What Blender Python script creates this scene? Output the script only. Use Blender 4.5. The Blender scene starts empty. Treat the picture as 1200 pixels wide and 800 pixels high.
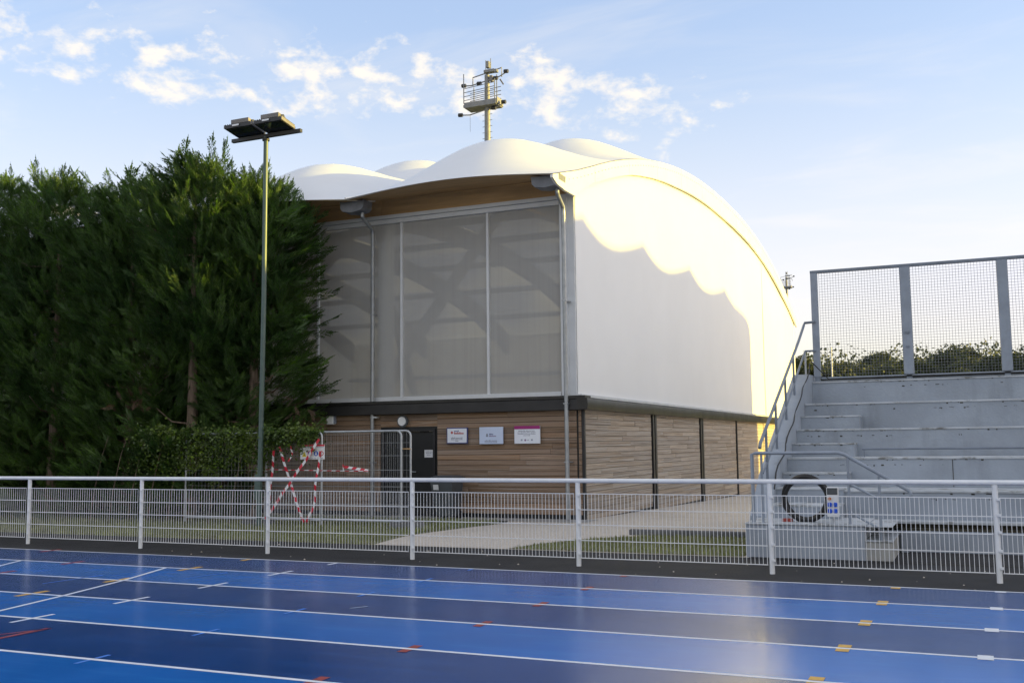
import bpy, math, random
import numpy as np
from mathutils import Vector, Matrix, Euler
random.seed(7)
rng = np.random.default_rng(7)
R = math.radians
SC = bpy.context.scene
COL = SC.collection

# ------------------------------------------------------------------ camera
cd = bpy.data.cameras.new('camera'); cam = bpy.data.objects.new('camera', cd); COL.objects.link(cam)
YAW, PIT, ROL = 0.418065, 0.0990223, -0.0109600
f_ = Vector((-math.sin(YAW)*math.cos(PIT), math.cos(YAW)*math.cos(PIT), math.sin(PIT)))
r_ = Vector((math.cos(YAW), math.sin(YAW), 0)); u_ = r_.cross(f_)
r2 = math.cos(ROL)*r_ + math.sin(ROL)*u_; u2 = -math.sin(ROL)*r_ + math.cos(ROL)*u_
cam.matrix_world = Matrix(((r2.x, u2.x, -f_.x, 0), (r2.y, u2.y, -f_.y, 0), (r2.z, u2.z, -f_.z, 1.6052), (0, 0, 0, 1)))
cd.sensor_width = 36; cd.sensor_fit = 'HORIZONTAL'; cd.lens = 1205.04/1200*36
cd.clip_start = 0.1; cd.clip_end = 4000
SC.camera = cam

# ------------------------------------------------------------------ light and sky
SUN_EL, SUN_AZ = R(9.0), R(20.0)            # azimuth from +X towards +Y
w = bpy.data.worlds.new('World'); SC.world = w; w.use_nodes = True
nt = w.node_tree; nt.nodes.clear()
def N(nt, t, **kw):
    n = nt.nodes.new(t)
    for k, v in kw.items():
        if k.startswith('i_'):
            n.inputs[k[2:].replace('_', ' ')].default_value = v
        else: setattr(n, k, v)
    return n
def math_n(nt, op, a, b=None, clamp=False):
    n = nt.nodes.new('ShaderNodeMath'); n.operation = op; n.use_clamp = clamp
    for i, v in enumerate((a, b)):
        if v is None: continue
        if isinstance(v, (int, float)): n.inputs[i].default_value = v
        else: nt.links.new(v, n.inputs[i])
    return n.outputs[0]
def build_world():
    L = nt.links.new
    out = N(nt, 'ShaderNodeOutputWorld'); bg = N(nt, 'ShaderNodeBackground')
    bg.inputs['Strength'].default_value = 0.13
    sky = N(nt, 'ShaderNodeTexSky', sky_type='NISHITA', sun_disc=False, sun_elevation=SUN_EL,
            sun_rotation=R(90)-SUN_AZ, air_density=1.0, dust_density=2.0, ozone_density=1.6)
    tc = N(nt, 'ShaderNodeTexCoord')
    sep = N(nt, 'ShaderNodeSeparateXYZ'); L(tc.outputs['Generated'], sep.inputs[0])
    z = math_n(nt, 'MAXIMUM', sep.outputs[2], 0.0)
    den = math_n(nt, 'ADD', z, 0.12)
    px = math_n(nt, 'DIVIDE', sep.outputs[0], den); py = math_n(nt, 'DIVIDE', sep.outputs[1], den)
    comb = N(nt, 'ShaderNodeCombineXYZ'); L(px, comb.inputs[0]); L(py, comb.inputs[1])
    # cloud texture on a flat deck
    n1 = N(nt, 'ShaderNodeTexNoise', i_Scale=27.0, i_Detail=6.0, i_Roughness=0.58, i_Distortion=0.1)
    mp1 = N(nt, 'ShaderNodeMapping'); mp1.inputs['Scale'].default_value = (1, 1, 1.7); mp1.inputs['Location'].default_value = CLOUD_OFF
    L(tc.outputs['Generated'], mp1.inputs[0]); L(mp1.outputs[0], n1.inputs['Vector'])
    # a street of small clouds crossing the sky, its edge wandering
    n2 = N(nt, 'ShaderNodeTexNoise', i_Scale=1.1, i_Detail=2.0, i_Roughness=0.5); L(comb.outputs[0], n2.inputs['Vector'])
    wob = math_n(nt, 'MULTIPLY', math_n(nt, 'SUBTRACT', n2.outputs['Fac'], 0.5), 0.5)
    across = math_n(nt, 'ADD', math_n(nt, 'ADD', math_n(nt, 'MULTIPLY', px, -0.65), math_n(nt, 'MULTIPLY', py, 0.76)), wob)
    along = math_n(nt, 'ADD', math_n(nt, 'MULTIPLY', px, 0.76), math_n(nt, 'MULTIPLY', py, 0.65))
    dist = math_n(nt, 'PINGPONG', math_n(nt, 'SUBTRACT', across, 2.04), 0.45)      # one street after another, 0.9 apart; those out of view added to brighten shade
    b1 = N(nt, 'ShaderNodeMapRange', interpolation_type='SMOOTHSTEP'); b1.inputs['From Min'].default_value = 0.45
    b1.inputs['From Max'].default_value = 0.04; L(dist, b1.inputs['Value'])
    b2 = N(nt, 'ShaderNodeMapRange', interpolation_type='SMOOTHSTEP'); b2.inputs['From Min'].default_value = 1.35
    b2.inputs['From Max'].default_value = 0.9; L(along, b2.inputs['Value'])
    far = N(nt, 'ShaderNodeMapRange', interpolation_type='SMOOTHSTEP'); far.inputs['From Min'].default_value = 2.75
    far.inputs['From Max'].default_value = 2.35; L(across, far.inputs['Value'])
    cov = math_n(nt, 'MULTIPLY', math_n(nt, 'MULTIPLY', b1.outputs[0], b2.outputs[0]), far.outputs[0])
    thick = N(nt, 'ShaderNodeMapRange', interpolation_type='SMOOTHSTEP'); thick.inputs['From Min'].default_value = 1.5
    thick.inputs['From Max'].default_value = 0.5; thick.inputs['To Max'].default_value = 0.16; L(across, thick.inputs['Value'])   # extra broken cloud overhead, out of view, added to brighten the shade
    thr = math_n(nt, 'SUBTRACT', math_n(nt, 'SUBTRACT', 0.72, thick.outputs[0]), math_n(nt, 'MULTIPLY', cov, 0.32))
    dif = math_n(nt, 'SUBTRACT', n1.outputs['Fac'], thr)
    cl = N(nt, 'ShaderNodeMapRange', interpolation_type='SMOOTHSTEP'); cl.inputs['From Min'].default_value = 0.0
    cl.inputs['From Max'].default_value = 0.26; L(dif, cl.inputs['Value'])
    # thin high veil
    n3 = N(nt, 'ShaderNodeTexNoise', i_Scale=1.4, i_Detail=5.0, i_Roughness=0.6, i_Distortion=0.6)
    mp3 = N(nt, 'ShaderNodeMapping'); mp3.inputs['Scale'].default_value = (1, 2.2, 1); mp3.inputs['Rotation'].default_value = (0, 0, 0.7)
    L(comb.outputs[0], mp3.inputs[0]); L(mp3.outputs[0], n3.inputs['Vector'])
    veil = N(nt, 'ShaderNodeMapRange', interpolation_type='SMOOTHSTEP'); veil.inputs['From Min'].default_value = 0.45
    veil.inputs['From Max'].default_value = 0.8; veil.inputs['To Max'].default_value = 0.25; L(n3.outputs['Fac'], veil.inputs['Value'])
    fade = N(nt, 'ShaderNodeMapRange', interpolation_type='SMOOTHSTEP'); fade.inputs['From Min'].default_value = 0.03
    fade.inputs['From Max'].default_value = 0.14; L(z, fade.inputs['Value'])
    fac = math_n(nt, 'MULTIPLY', math_n(nt, 'MAXIMUM', math_n(nt, 'MULTIPLY', cl.outputs[0], 0.85), veil.outputs[0]), fade.outputs[0])
    # pale haze at the horizon
    hz = N(nt, 'ShaderNodeMapRange', interpolation_type='SMOOTHERSTEP'); hz.inputs['From Min'].default_value = 0.0
    hz.inputs['From Max'].default_value = 0.46; hz.inputs['To Min'].default_value = 0.98; hz.inputs['To Max'].default_value = 0.0
    L(z, hz.inputs['Value'])
    mh = N(nt, 'ShaderNodeMix', data_type='RGBA', blend_type='LIGHTEN'); mh.inputs['B'].default_value = HORIZON
    L(hz.outputs[0], mh.inputs['Factor']); 
    sc_ = N(nt, 'ShaderNodeMix', data_type='RGBA', blend_type='MULTIPLY'); sc_.inputs['Factor'].default_value = 1
    sc_.inputs['B'].default_value = SKY_TINT; L(sky.outputs[0], sc_.inputs['A'])
    pale = N(nt, 'ShaderNodeMix', data_type='RGBA'); pale.inputs['Factor'].default_value = SKY_PALE; pale.inputs['B'].default_value = PALE
    L(sc_.outputs['Result'], pale.inputs['A']); L(pale.outputs['Result'], mh.inputs['A'])
    mc = N(nt, 'ShaderNodeMix', data_type='RGBA'); mc.inputs['B'].default_value = CLOUD
    L(fac, mc.inputs['Factor']); L(mh.outputs['Result'], mc.inputs['A'])
    L(mc.outputs['Result'], bg.inputs['Color']); L(bg.outputs[0], out.inputs[0])
CLOUD_OFF = (0.0, 0.0, 0.0)
HORIZON = (1.66, 1.60, 1.40, 1); CLOUD = (1.90, 1.72, 1.47, 1); SKY_TINT = (.63, .63, .66, 1); SKY_PALE = 0.5; PALE = (.91, 1.11, 1.58, 1)
build_world()
sl = bpy.data.lights.new('sun', 'SUN'); so = bpy.data.objects.new('sun', sl); COL.objects.link(so)
sl.energy = 2.0; sl.angle = R(0.53); sl.color = (1.0, 0.75, 0.13)
sdir = Vector((math.cos(SUN_EL)*math.cos(SUN_AZ), math.cos(SUN_EL)*math.sin(SUN_AZ), math.sin(SUN_EL)))
so.rotation_euler = sdir.to_track_quat('Z', 'Y').to_euler()
SC.view_settings.view_transform = 'Standard'; SC.view_settings.look = 'None'
SC.view_settings.exposure = 2.28; SC.view_settings.gamma = 1.0; SC.view_settings.use_curve_mapping = False
SC.render.engine = 'CYCLES'
SC.cycles.max_bounces = 8; SC.cycles.transparent_max_bounces = 12

# ------------------------------------------------------------------ materials
def mat(name, col, rough=0.6, metal=0.0, var=0.12, vscale=3.0, bump=0.0, bscale=60.0, spec=0.5, obj_rand=0.0, col2=None,
        stretch=(1, 1, 1), detail=5.0, streak=None, translucent=0.0, transp=0.0, coat=0.0, rvar=0.0, island=0.0, lo=0.35, hi=0.65):
    m = bpy.data.materials.new(name); m.use_nodes = True; t = m.node_tree; t.nodes.clear(); L = t.links.new
    out = N(t, 'ShaderNodeOutputMaterial'); p = N(t, 'ShaderNodeBsdfPrincipled')
    p.inputs['Roughness'].default_value = rough; p.inputs['Metallic'].default_value = metal
    p.inputs['Specular IOR Level'].default_value = spec; p.inputs['Coat Weight'].default_value = coat
    tc = N(t, 'ShaderNodeTexCoord'); mp = N(t, 'ShaderNodeMapping'); mp.inputs['Scale'].default_value = stretch
    vec = tc.outputs['Object']
    oi = N(t, 'ShaderNodeObjectInfo')
    if obj_rand:
        add = N(t, 'ShaderNodeVectorMath', operation='MULTIPLY_ADD'); cm = N(t, 'ShaderNodeCombineXYZ')
        for i in range(3): L(oi.outputs['Random'], cm.inputs[i])
        L(cm.outputs[0], add.inputs[0]); add.inputs[1].default_value = (37.1, 53.7, 91.3); L(vec, add.inputs[2]); vec = add.outputs[0]
    L(vec, mp.inputs[0])
    n = N(t, 'ShaderNodeTexNoise', i_Scale=vscale, i_Detail=detail, i_Roughness=0.6); L(mp.outputs[0], n.inputs['Vector'])
    c1 = tuple(max(0, c*(1-var)) for c in col); c2 = col2 or tuple(min(1, c*(1+var)) for c in col)
    rp = N(t, 'ShaderNodeValToRGB'); rp.color_ramp.elements[0].color = (*c1, 1); rp.color_ramp.elements[1].color = (*c2, 1)
    rp.color_ramp.elements[0].position = lo; rp.color_ramp.elements[1].position = hi
    L(n.outputs['Fac'], rp.inputs[0]); c = rp.outputs[0]
    if obj_rand or island:
        hsv = N(t, 'ShaderNodeHueSaturation')
        src = oi.outputs['Random']
        if island: src = N(t, 'ShaderNodeNewGeometry').outputs['Random Per Island']
        amp = obj_rand or island
        mr = N(t, 'ShaderNodeMapRange'); mr.inputs['To Min'].default_value = 1-amp; mr.inputs['To Max'].default_value = 1+amp
        L(src, mr.inputs['Value']); L(mr.outputs[0], hsv.inputs['Value'])
        m2 = N(t, 'ShaderNodeMapRange'); m2.inputs['To Min'].default_value = 1+amp*0.5; m2.inputs['To Max'].default_value = 1-amp*0.7
        fr = math_n(t, 'FRACT', math_n(t, 'MULTIPLY', src, 17.3)); L(fr, m2.inputs['Value']); L(m2.outputs[0], hsv.inputs['Saturation'])
        L(c, hsv.inputs['Color']); c = hsv.outputs[0]
    if streak:                                   # (colour, scale vector, lo, hi, amount) dirt with a shape of its own
        sc2, sv, lo, hi, am = streak
        mp2 = N(t, 'ShaderNodeMapping'); mp2.inputs['Scale'].default_value = sv; L(vec, mp2.inputs[0])
        n2 = N(t, 'ShaderNodeTexNoise', i_Scale=1.0, i_Detail=6.0, i_Roughness=0.65); L(mp2.outputs[0], n2.inputs['Vector'])
        mr = N(t, 'ShaderNodeMapRange', interpolation_type='SMOOTHSTEP'); mr.inputs['From Min'].default_value = lo; mr.inputs['From Max'].default_value = hi
        mr.inputs['To Max'].default_value = am; L(n2.outputs['Fac'], mr.inputs['Value'])
        mx = N(t, 'ShaderNodeMix', data_type='RGBA'); mx.inputs['B'].default_value = (*sc2, 1)
        L(mr.outputs[0], mx.inputs['Factor']); L(c, mx.inputs['A']); c = mx.outputs['Result']
    L(c, p.inputs['Base Color'])
    if rvar:
        n4 = N(t, 'ShaderNodeTexNoise', i_Scale=vscale*1.7, i_Detail=6.0); L(mp.outputs[0], n4.inputs['Vector'])
        mr = N(t, 'ShaderNodeMapRange'); mr.inputs['From Min'].default_value = .3; mr.inputs['From Max'].default_value = .7
        mr.inputs['To Min'].default_value = rough-rvar; mr.inputs['To Max'].default_value = rough+rvar
        L(n4.outputs['Fac'], mr.inputs['Value']); L(mr.outputs[0], p.inputs['Roughness'])
    if bump:
        nb = N(t, 'ShaderNodeTexNoise', i_Scale=bscale, i_Detail=4.0); L(mp.outputs[0], nb.inputs['Vector'])
        b = N(t, 'ShaderNodeBump'); b.inputs['Strength'].default_value = min(1, bump); b.inputs['Distance'].default_value = 0.02
        L(nb.outputs['Fac'], b.inputs['Height']); L(b.outputs[0], p.inputs['Normal'])
    sh = p.outputs[0]
    if translucent:
        tr = N(t, 'ShaderNodeBsdfTranslucent'); L(c, tr.inputs['Color'])
        ms = N(t, 'ShaderNodeMixShader'); ms.inputs[0].default_value = translucent; L(sh, ms.inputs[1]); L(tr.outputs[0], ms.inputs[2]); sh = ms.outputs[0]
    if transp:
        tr = N(t, 'ShaderNodeBsdfTransparent')
        ms = N(t, 'ShaderNodeMixShader'); ms.inputs[0].default_value = transp; L(sh, ms.inputs[1]); L(tr.outputs[0], ms.inputs[2]); sh = ms.outputs[0]
    L(sh, out.inputs[0]); m['p'] = 1
    return m
M = {}
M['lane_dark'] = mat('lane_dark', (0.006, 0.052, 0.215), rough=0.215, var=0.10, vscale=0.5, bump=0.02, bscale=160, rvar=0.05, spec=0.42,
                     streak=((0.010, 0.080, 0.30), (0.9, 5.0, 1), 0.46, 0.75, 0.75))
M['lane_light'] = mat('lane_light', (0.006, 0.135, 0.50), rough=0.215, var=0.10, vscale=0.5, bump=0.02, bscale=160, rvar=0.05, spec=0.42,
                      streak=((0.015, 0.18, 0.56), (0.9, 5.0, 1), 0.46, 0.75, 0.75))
M['line_white'] = mat('line_white', (0.74, 0.76, 0.80), rough=0.5, var=0.06, vscale=6, bump=0.2, bscale=130)
M['mark_yellow'] = mat('mark_yellow', (0.62, 0.36, 0.04), rough=0.5, var=0.15, vscale=12)
M['mark_red'] = mat('mark_red', (0.28, 0.035, 0.025), rough=0.5, var=0.2, vscale=12)
M['mark_blue'] = mat('mark_blue', (0.05, 0.20, 0.62), rough=0.5, var=0.15, vscale=12)
M['mark_grey'] = mat('mark_grey', (0.30, 0.34, 0.42), rough=0.6, var=0.2, vscale=12)
M['asphalt'] = mat('asphalt', (0.015, 0.015, 0.0165), rough=0.8, var=0.35, vscale=1.6, bump=0.7, bscale=90,
                   streak=((0.036, 0.036, 0.039), (0.7, 3, 1), 0.5, 0.8, 0.8))
M['gravel'] = mat('gravel', (0.56, 0.50, 0.43), rough=0.95, var=0.25, vscale=26, bump=0.9, bscale=60, detail=8,
                  streak=((0.42, 0.37, 0.31), (0.6, 0.6, 1), 0.5, 0.75, 0.7))
M['concrete_strip'] = mat('concrete_strip', (0.34, 0.33, 0.31), rough=0.9, var=0.12, vscale=4, bump=0.3, bscale=40)
M['soil'] = mat('soil', (0.20, 0.165, 0.10), rough=0.95, var=0.35, vscale=2.0, bump=0.8, bscale=30, col2=(0.17, 0.19, 0.07), detail=8)
M['grass'] = mat('grass', (0.20, 0.22, 0.075), rough=0.7, var=0.25, vscale=0.9, island=0.35, translucent=0.2)
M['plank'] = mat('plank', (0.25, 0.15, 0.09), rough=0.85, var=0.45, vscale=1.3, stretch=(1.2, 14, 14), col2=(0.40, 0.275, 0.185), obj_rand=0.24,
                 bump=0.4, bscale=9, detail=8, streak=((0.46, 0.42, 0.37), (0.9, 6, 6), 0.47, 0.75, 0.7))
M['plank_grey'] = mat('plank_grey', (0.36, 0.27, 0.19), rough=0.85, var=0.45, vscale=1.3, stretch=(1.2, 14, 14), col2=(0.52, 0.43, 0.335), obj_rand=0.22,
                 bump=0.4, bscale=9, detail=8, streak=((0.50, 0.47, 0.43), (0.7, 5, 5), 0.42, 0.7, 0.8))  # weathered copy of plank, lightened to hold the gable's brighter sky light
M['wood_beam'] = mat('wood_beam', (0.50, 0.32, 0.15), rough=0.6, var=0.18, vscale=1.5, stretch=(0.4, 6, 6), bump=0.1)
M['black_metal'] = mat('black_metal', (0.012, 0.012, 0.014), rough=0.45, var=0.2, vscale=2, rvar=0.08)
M['black_paint'] = mat('black_paint', (0.008, 0.009, 0.010), rough=0.5, var=0.2, vscale=2)
M['fascia'] = mat('fascia', (0.035, 0.035, 0.035), rough=0.34, metal=0.75, var=0.25, vscale=1.1, bump=0.15, bscale=1.5, rvar=0.05)
M['alu'] = mat('alu', (0.62, 0.64, 0.66), rough=0.38, var=0.06, vscale=2, rvar=0.05)
M['zinc'] = mat('zinc', (0.36, 0.38, 0.40), rough=0.38, metal=0.6, var=0.12, vscale=5, rvar=0.06)
M['galv'] = mat('galv', (0.42, 0.44, 0.46), rough=0.45, metal=0.5, var=0.14, vscale=9, rvar=0.08)
M['hopper'] = mat('hopper', (0.17, 0.18, 0.20), rough=0.5, metal=0.3, var=0.15, vscale=4)
M['membrane'] = mat('membrane', (0.84, 0.845, 0.85), bump=0.10, bscale=1.6, rough=0.45, var=0.025, vscale=0.35, translucent=0.07, spec=0.4,
                    streak=((0.70, 0.70, 0.68), (1.2, 1.2, 0.25), 0.55, 0.9, 0.4))
M['roof_membrane'] = mat('roof_membrane', (0.76, 0.785, 0.81), rough=0.4, var=0.03, vscale=0.5, translucent=0.09, spec=0.4)
M['rim'] = mat('rim', (0.76, 0.75, 0.72), rough=0.4, var=0.03, vscale=1.5, rvar=0.05)
M['screen'] = mat('screen', (0.50, 0.50, 0.485), rough=0.85, var=0.04, vscale=0.7, transp=0.31, spec=0.15, streak=((0.45, 0.45, 0.44), (9, 9, .15), 0.45, 0.7, 0.6))
M['thin_membrane'] = mat('thin_membrane', (0.80, 0.79, 0.76), rough=0.5, var=0.03, vscale=0.5, translucent=0.14)
M['interior'] = mat('interior', (0.42, 0.40, 0.36), rough=0.8, var=0.1)
M['court'] = mat('court', (0.30, 0.17, 0.09), rough=0.7, var=0.1)
M['arch_wood'] = mat('arch_wood', (0.16, 0.10, 0.05), rough=0.6, var=0.2, vscale=1)
M['white_paint'] = mat('white_paint', (0.76, 0.78, 0.80), rough=0.4, var=0.05, vscale=5,
                       streak=((0.45, 0.38, 0.28), (9, 9, 3), 0.62, 0.8, 0.5))
M['white_plain'] = mat('white_plain', (0.78, 0.79, 0.80), rough=0.45, var=0.04, vscale=5)
M['concrete'] = mat('concrete', (0.31, 0.35, 0.405), rough=0.75, var=0.12, vscale=1.2, bump=0.25, bscale=25, detail=8,
                    streak=((0.17, 0.19, 0.21), (2.2, 2.2, 0.35), 0.5, 0.8, 0.55))
M['concrete_edge'] = mat('concrete_edge', (0.44, 0.47, 0.50), rough=0.8, var=0.15, vscale=2, bump=0.3, bscale=20,
                         streak=((0.12, 0.115, 0.09), (3.5, 3.5, 5), 0.52, 0.66, 0.8))
M['concrete_bare'] = mat('concrete_bare', (0.36, 0.36, 0.34), rough=0.85, var=0.15, vscale=2.5, bump=0.3, bscale=25, streak=((0.2, 0.19, 0.15), (3, 3, 1), 0.55, 0.75, 0.6))
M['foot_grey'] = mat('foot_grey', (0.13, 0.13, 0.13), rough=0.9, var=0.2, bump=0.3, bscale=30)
M['moss'] = mat('moss', (0.055, 0.052, 0.038), rough=0.95, var=0.4, vscale=5, bump=0.5)
M['grey_paint'] = mat('grey_paint', (0.26, 0.30, 0.36), rough=0.45, var=0.1, vscale=4, streak=((0.17, 0.15, 0.13), (6, 6, 2), 0.6, 0.8, 0.5))
M['grey_steel'] = mat('grey_steel', (0.17, 0.20, 0.245), rough=0.45, metal=0.1, var=0.12, vscale=4)
M['dark_wire'] = mat('dark_wire', (0.20, 0.215, 0.24), rough=0.5, var=0.1)
M['green_paint'] = mat('green_paint', (0.06, 0.10, 0.09), rough=0.38, var=0.15, vscale=3)
M['lamp_black'] = mat('lamp_black', (0.02, 0.021, 0.022), rough=0.4, var=0.15)
M['lamp_body'] = mat('lamp_body', (0.16, 0.15, 0.14), rough=0.45, metal=0.3, var=0.15)
M['lamp_glass'] = mat('lamp_glass', (0.03, 0.035, 0.03), rough=0.08, var=0.1, spec=0.6)
M['bin_plastic'] = mat('bin_plastic', (0.075, 0.085, 0.095), rough=0.45, var=0.12, vscale=4)
M['paper'] = mat('paper', (0.72, 0.73, 0.76), rough=0.6, var=0.04)
M['sign_board'] = mat('sign_board', (0.74, 0.78, 0.86), rough=0.35, var=0.03)
M['sign_blue'] = mat('sign_blue', (0.56, 0.65, 0.84), rough=0.35, var=0.03)
M['print_grey'] = mat('print_grey', (0.23, 0.25, 0.32), rough=0.5, var=0.1)
M['print_navy'] = mat('print_navy', (0.05, 0.06, 0.20), rough=0.5, var=0.1)
M['print_red'] = mat('print_red', (0.42, 0.05, 0.04), rough=0.5, var=0.1)
M['print_mauve'] = mat('print_mauve', (0.22, 0.14, 0.26), rough=0.5, var=0.1)
M['magenta'] = mat('magenta', (0.30, 0.01, 0.16), rough=0.45, var=0.08)
M['yellow_plastic'] = mat('yellow_plastic', (0.72, 0.58, 0.03), rough=0.45, var=0.06)
M['sym_blue'] = mat('sym_blue', (0.02, 0.10, 0.50), rough=0.45, var=0.06)
M['tape_red'] = mat('tape_red', (0.58, 0.015, 0.04), rough=0.4, var=0.08)
M['tape_white'] = mat('tape_white', (0.78, 0.78, 0.80), rough=0.4, var=0.05)
M['socket_blue'] = mat('socket_blue', (0.01, 0.10, 0.68), rough=0.35, var=0.06)
M['orange'] = mat('orange', (0.55, 0.16, 0.02), rough=0.4, var=0.06)
M['rubber'] = mat('rubber', (0.012, 0.012, 0.013), rough=0.55, var=0.2)
M['mast_paint'] = mat('mast_paint', (0.20, 0.205, 0.21), rough=0.55, metal=0.2, var=0.12)
M['bark'] = mat('bark', (0.17, 0.125, 0.09), rough=0.9, var=0.4, vscale=3, stretch=(6, 6, 0.8), bump=0.8, bscale=8)
M['cypress'] = mat('cypress', (0.048, 0.115, 0.028), rough=0.5, var=0.3, vscale=0.8, col2=(0.10, 0.18, 0.038), island=0.45, translucent=0.42, spec=0.3)
M['dead_spray'] = mat('dead_spray', (0.07, 0.04, 0.02), rough=0.8, var=0.3, island=0.3)
M['ivy'] = mat('ivy', (0.06, 0.12, 0.018), rough=0.5, var=0.3, vscale=1.5, col2=(0.14, 0.20, 0.035), island=0.35, translucent=0.25, spec=0.35)
M['far_leaf'] = mat('far_leaf', (0.042, 0.066, 0.018), rough=0.7, var=0.35, vscale=0.12, col2=(0.082, 0.098, 0.026), island=0.3, obj_rand=0.0, translucent=0.2)
M['pvc'] = mat('pvc', (0.7, 0.7, 0.68), rough=0.5, var=0.05)

# ------------------------------------------------------------------ mesh helpers
class MB:
    def __init__(s): s.v = []; s.f = []; s.m = []; s.cur = 0
    def add(s, vs, fs):
        o = len(s.v); s.v += [tuple(v) for v in vs]; s.f += [tuple(i+o for i in f) for f in fs]; s.m += [s.cur]*len(fs); return s
    def box(s, x0, x1, y0, y1, z0, z1, c=0.0):
        if c <= 0:
            v = [(x, y, z) for z in (z0, z1) for y in (y0, y1) for x in (x0, x1)]
            return s.add(v, [(0, 2, 3, 1), (4, 5, 7, 6), (0, 1, 5, 4), (2, 6, 7, 3), (0, 4, 6, 2), (1, 3, 7, 5)])
        vs = []; fs = []                                                  # chamfered box
        X, Y, Z = (x0, x1), (y0, y1), (z0, z1); idx = {}
        sg = (1, -1)
        for a in (0, 1):
            for b in (0, 1):
                for d in (0, 1):
                    for ax in range(3):
                        p = [X[a]+sg[a]*c, Y[b]+sg[b]*c, Z[d]+sg[d]*c]
                        p[ax] = (X[a], Y[b], Z[d])[ax]; idx[(a, b, d, ax)] = len(vs); vs.append(tuple(p))
        for ax in range(3):
            for sd in (0, 1):
                o = [i for i in range(3) if i != ax]; q = []
                for (i, j) in ((0, 0), (1, 0), (1, 1), (0, 1)):
                    k = [0, 0, 0]; k[ax] = sd; k[o[0]] = i; k[o[1]] = j; q.append(idx[(*k, ax)])
                fs.append(tuple(q))
        for ax in range(3):                                               # edges along ax
            o = [i for i in range(3) if i != ax]
            for i in (0, 1):
                for j in (0, 1):
                    k0 = [0, 0, 0]; k1 = [0, 0, 0]; k0[o[0]] = k1[o[0]] = i; k0[o[1]] = k1[o[1]] = j; k1[ax] = 1
                    fs.append((idx[(*k0, o[0])], idx[(*k1, o[0])], idx[(*k1, o[1])], idx[(*k0, o[1])]))
        for a in (0, 1):
            for b in (0, 1):
                for d in (0, 1): fs.append(tuple(idx[(a, b, d, ax)] for ax in range(3)))
        return s.add(vs, fs)
    def tube(s, pts, r, n=8, caps=True, r1=None):
        pts = [Vector(p) for p in pts]; rings = []; up = Vector((0, 0, 1)); K = len(pts)
        for i, p in enumerate(pts):
            d = (pts[min(i+1, K-1)]-pts[max(i-1, 0)]).normalized()
            if i == 0:
                a = d.cross(up)
                if a.length < .05: a = d.cross(Vector((1, 0, 0)))
            else: a = a-d*a.dot(d)                            # carry the frame along so that the tube never twists
            a.normalize(); b = d.cross(a)
            rr = r if r1 is None else r+(r1-r)*i/(K-1)
            rings.append([p+rr*(math.cos(t)*a+math.sin(t)*b) for t in [2*math.pi*k/n for k in range(n)]])
        v = [q for rg in rings for q in rg]; f = []
        for i in range(K-1):
            for k in range(n): f.append((i*n+k, i*n+(k+1) % n, (i+1)*n+(k+1) % n, (i+1)*n+k))
        if caps: f.append(tuple(range(n))[::-1]); f.append(tuple((K-1)*n+k for k in range(n)))
        return s.add(v, f)
    def bar(s, a, b, w, h, up=(0, 0, 1)):
        a = Vector(a); b = Vector(b); d = (b-a).normalized(); u = Vector(up); x = d.cross(u)
        if x.length < 1e-3: x = d.cross(Vector((1, 0, 0)))
        x.normalize(); y = x.cross(d)
        v = [p+sx*x*w/2+sy*y*h/2 for p in (a, b) for sx, sy in ((-1, -1), (1, -1), (1, 1), (-1, 1))]
        return s.add(v, [(0, 1, 2, 3), (7, 6, 5, 4), (0, 4, 5, 1), (1, 5, 6, 2), (2, 6, 7, 3), (3, 7, 4, 0)])
    def prism(s, poly, fn, d0, d1):
        """poly: 2-D outline; fn(a, b, d) gives the 3-D point; d0..d1 the depth"""
        n = len(poly); v = [fn(a, b, d) for d in (d0, d1) for a, b in poly]
        return s.add(v, [tuple(range(n))[::-1], tuple(range(n, 2*n))]+[(i, (i+1) % n, n+(i+1) % n, n+i) for i in range(n)])
    def disc(s, c, r, axis, t, n=20):
        c = Vector(c); a = Vector(axis).normalized(); return s.tube([c, c+a*t], r, n)
    def build(s, name, m, parent=None, smooth=False, kind=None, loc=None, fix=True):
        me = bpy.data.meshes.new(name)
        off = Vector((0, 0, 0))
        me.from_pydata(s.v, [], s.f); me.update()
        ms = m if isinstance(m, (list, tuple)) else [m]
        for q in ms: me.materials.append(M[q] if isinstance(q, str) else q)
        if len(ms) > 1: me.polygons.foreach_set('material_index', s.m)
        if fix:
            import bmesh
            b = bmesh.new(); b.from_mesh(me); bmesh.ops.recalc_face_normals(b, faces=b.faces); b.to_mesh(me); b.free()
        if smooth:
            me.polygons.foreach_set('use_smooth', [True]*len(me.polygons))
            try: me.set_sharp_from_angle(angle=R(40))
            except Exception: pass
        o = bpy.data.objects.new(name, me); COL.objects.link(o)
        if parent is not None:
            o.parent = parent; o.location = -world_loc(parent)
        if kind: o['kind'] = kind
        return o
def world_loc(o):
    l = Vector((0, 0, 0))
    while o is not None: l = l+Vector(o.location); o = o.parent
    return l
def thing(name, label, cat, loc=(0, 0, 0), group=None, rz=0):
    o = bpy.data.objects.new(name, None); COL.objects.link(o); o.location = loc; o.rotation_euler[2] = rz
    o.empty_display_size = .2; tag(o, label, cat, group); return o
def tag(o, label, cat, group=None):
    o['label'] = label; o['category'] = cat
    if group: o['group'] = group
    return o
def inst(name, me, parent, loc, scale=(1, 1, 1), rot=(0, 0, 0)):
    o = bpy.data.objects.new(name, me); COL.objects.link(o)
    o.parent = parent; o.location = Vector(loc)-(world_loc(parent) if parent else Vector((0, 0, 0))); o.scale = scale; o.rotation_euler = rot; return o
def copy_tree(o, parent=None):
    c = o.copy(); COL.objects.link(c); c.parent = parent
    for ch in list(o.children): copy_tree(ch, c)
    return c
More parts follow.
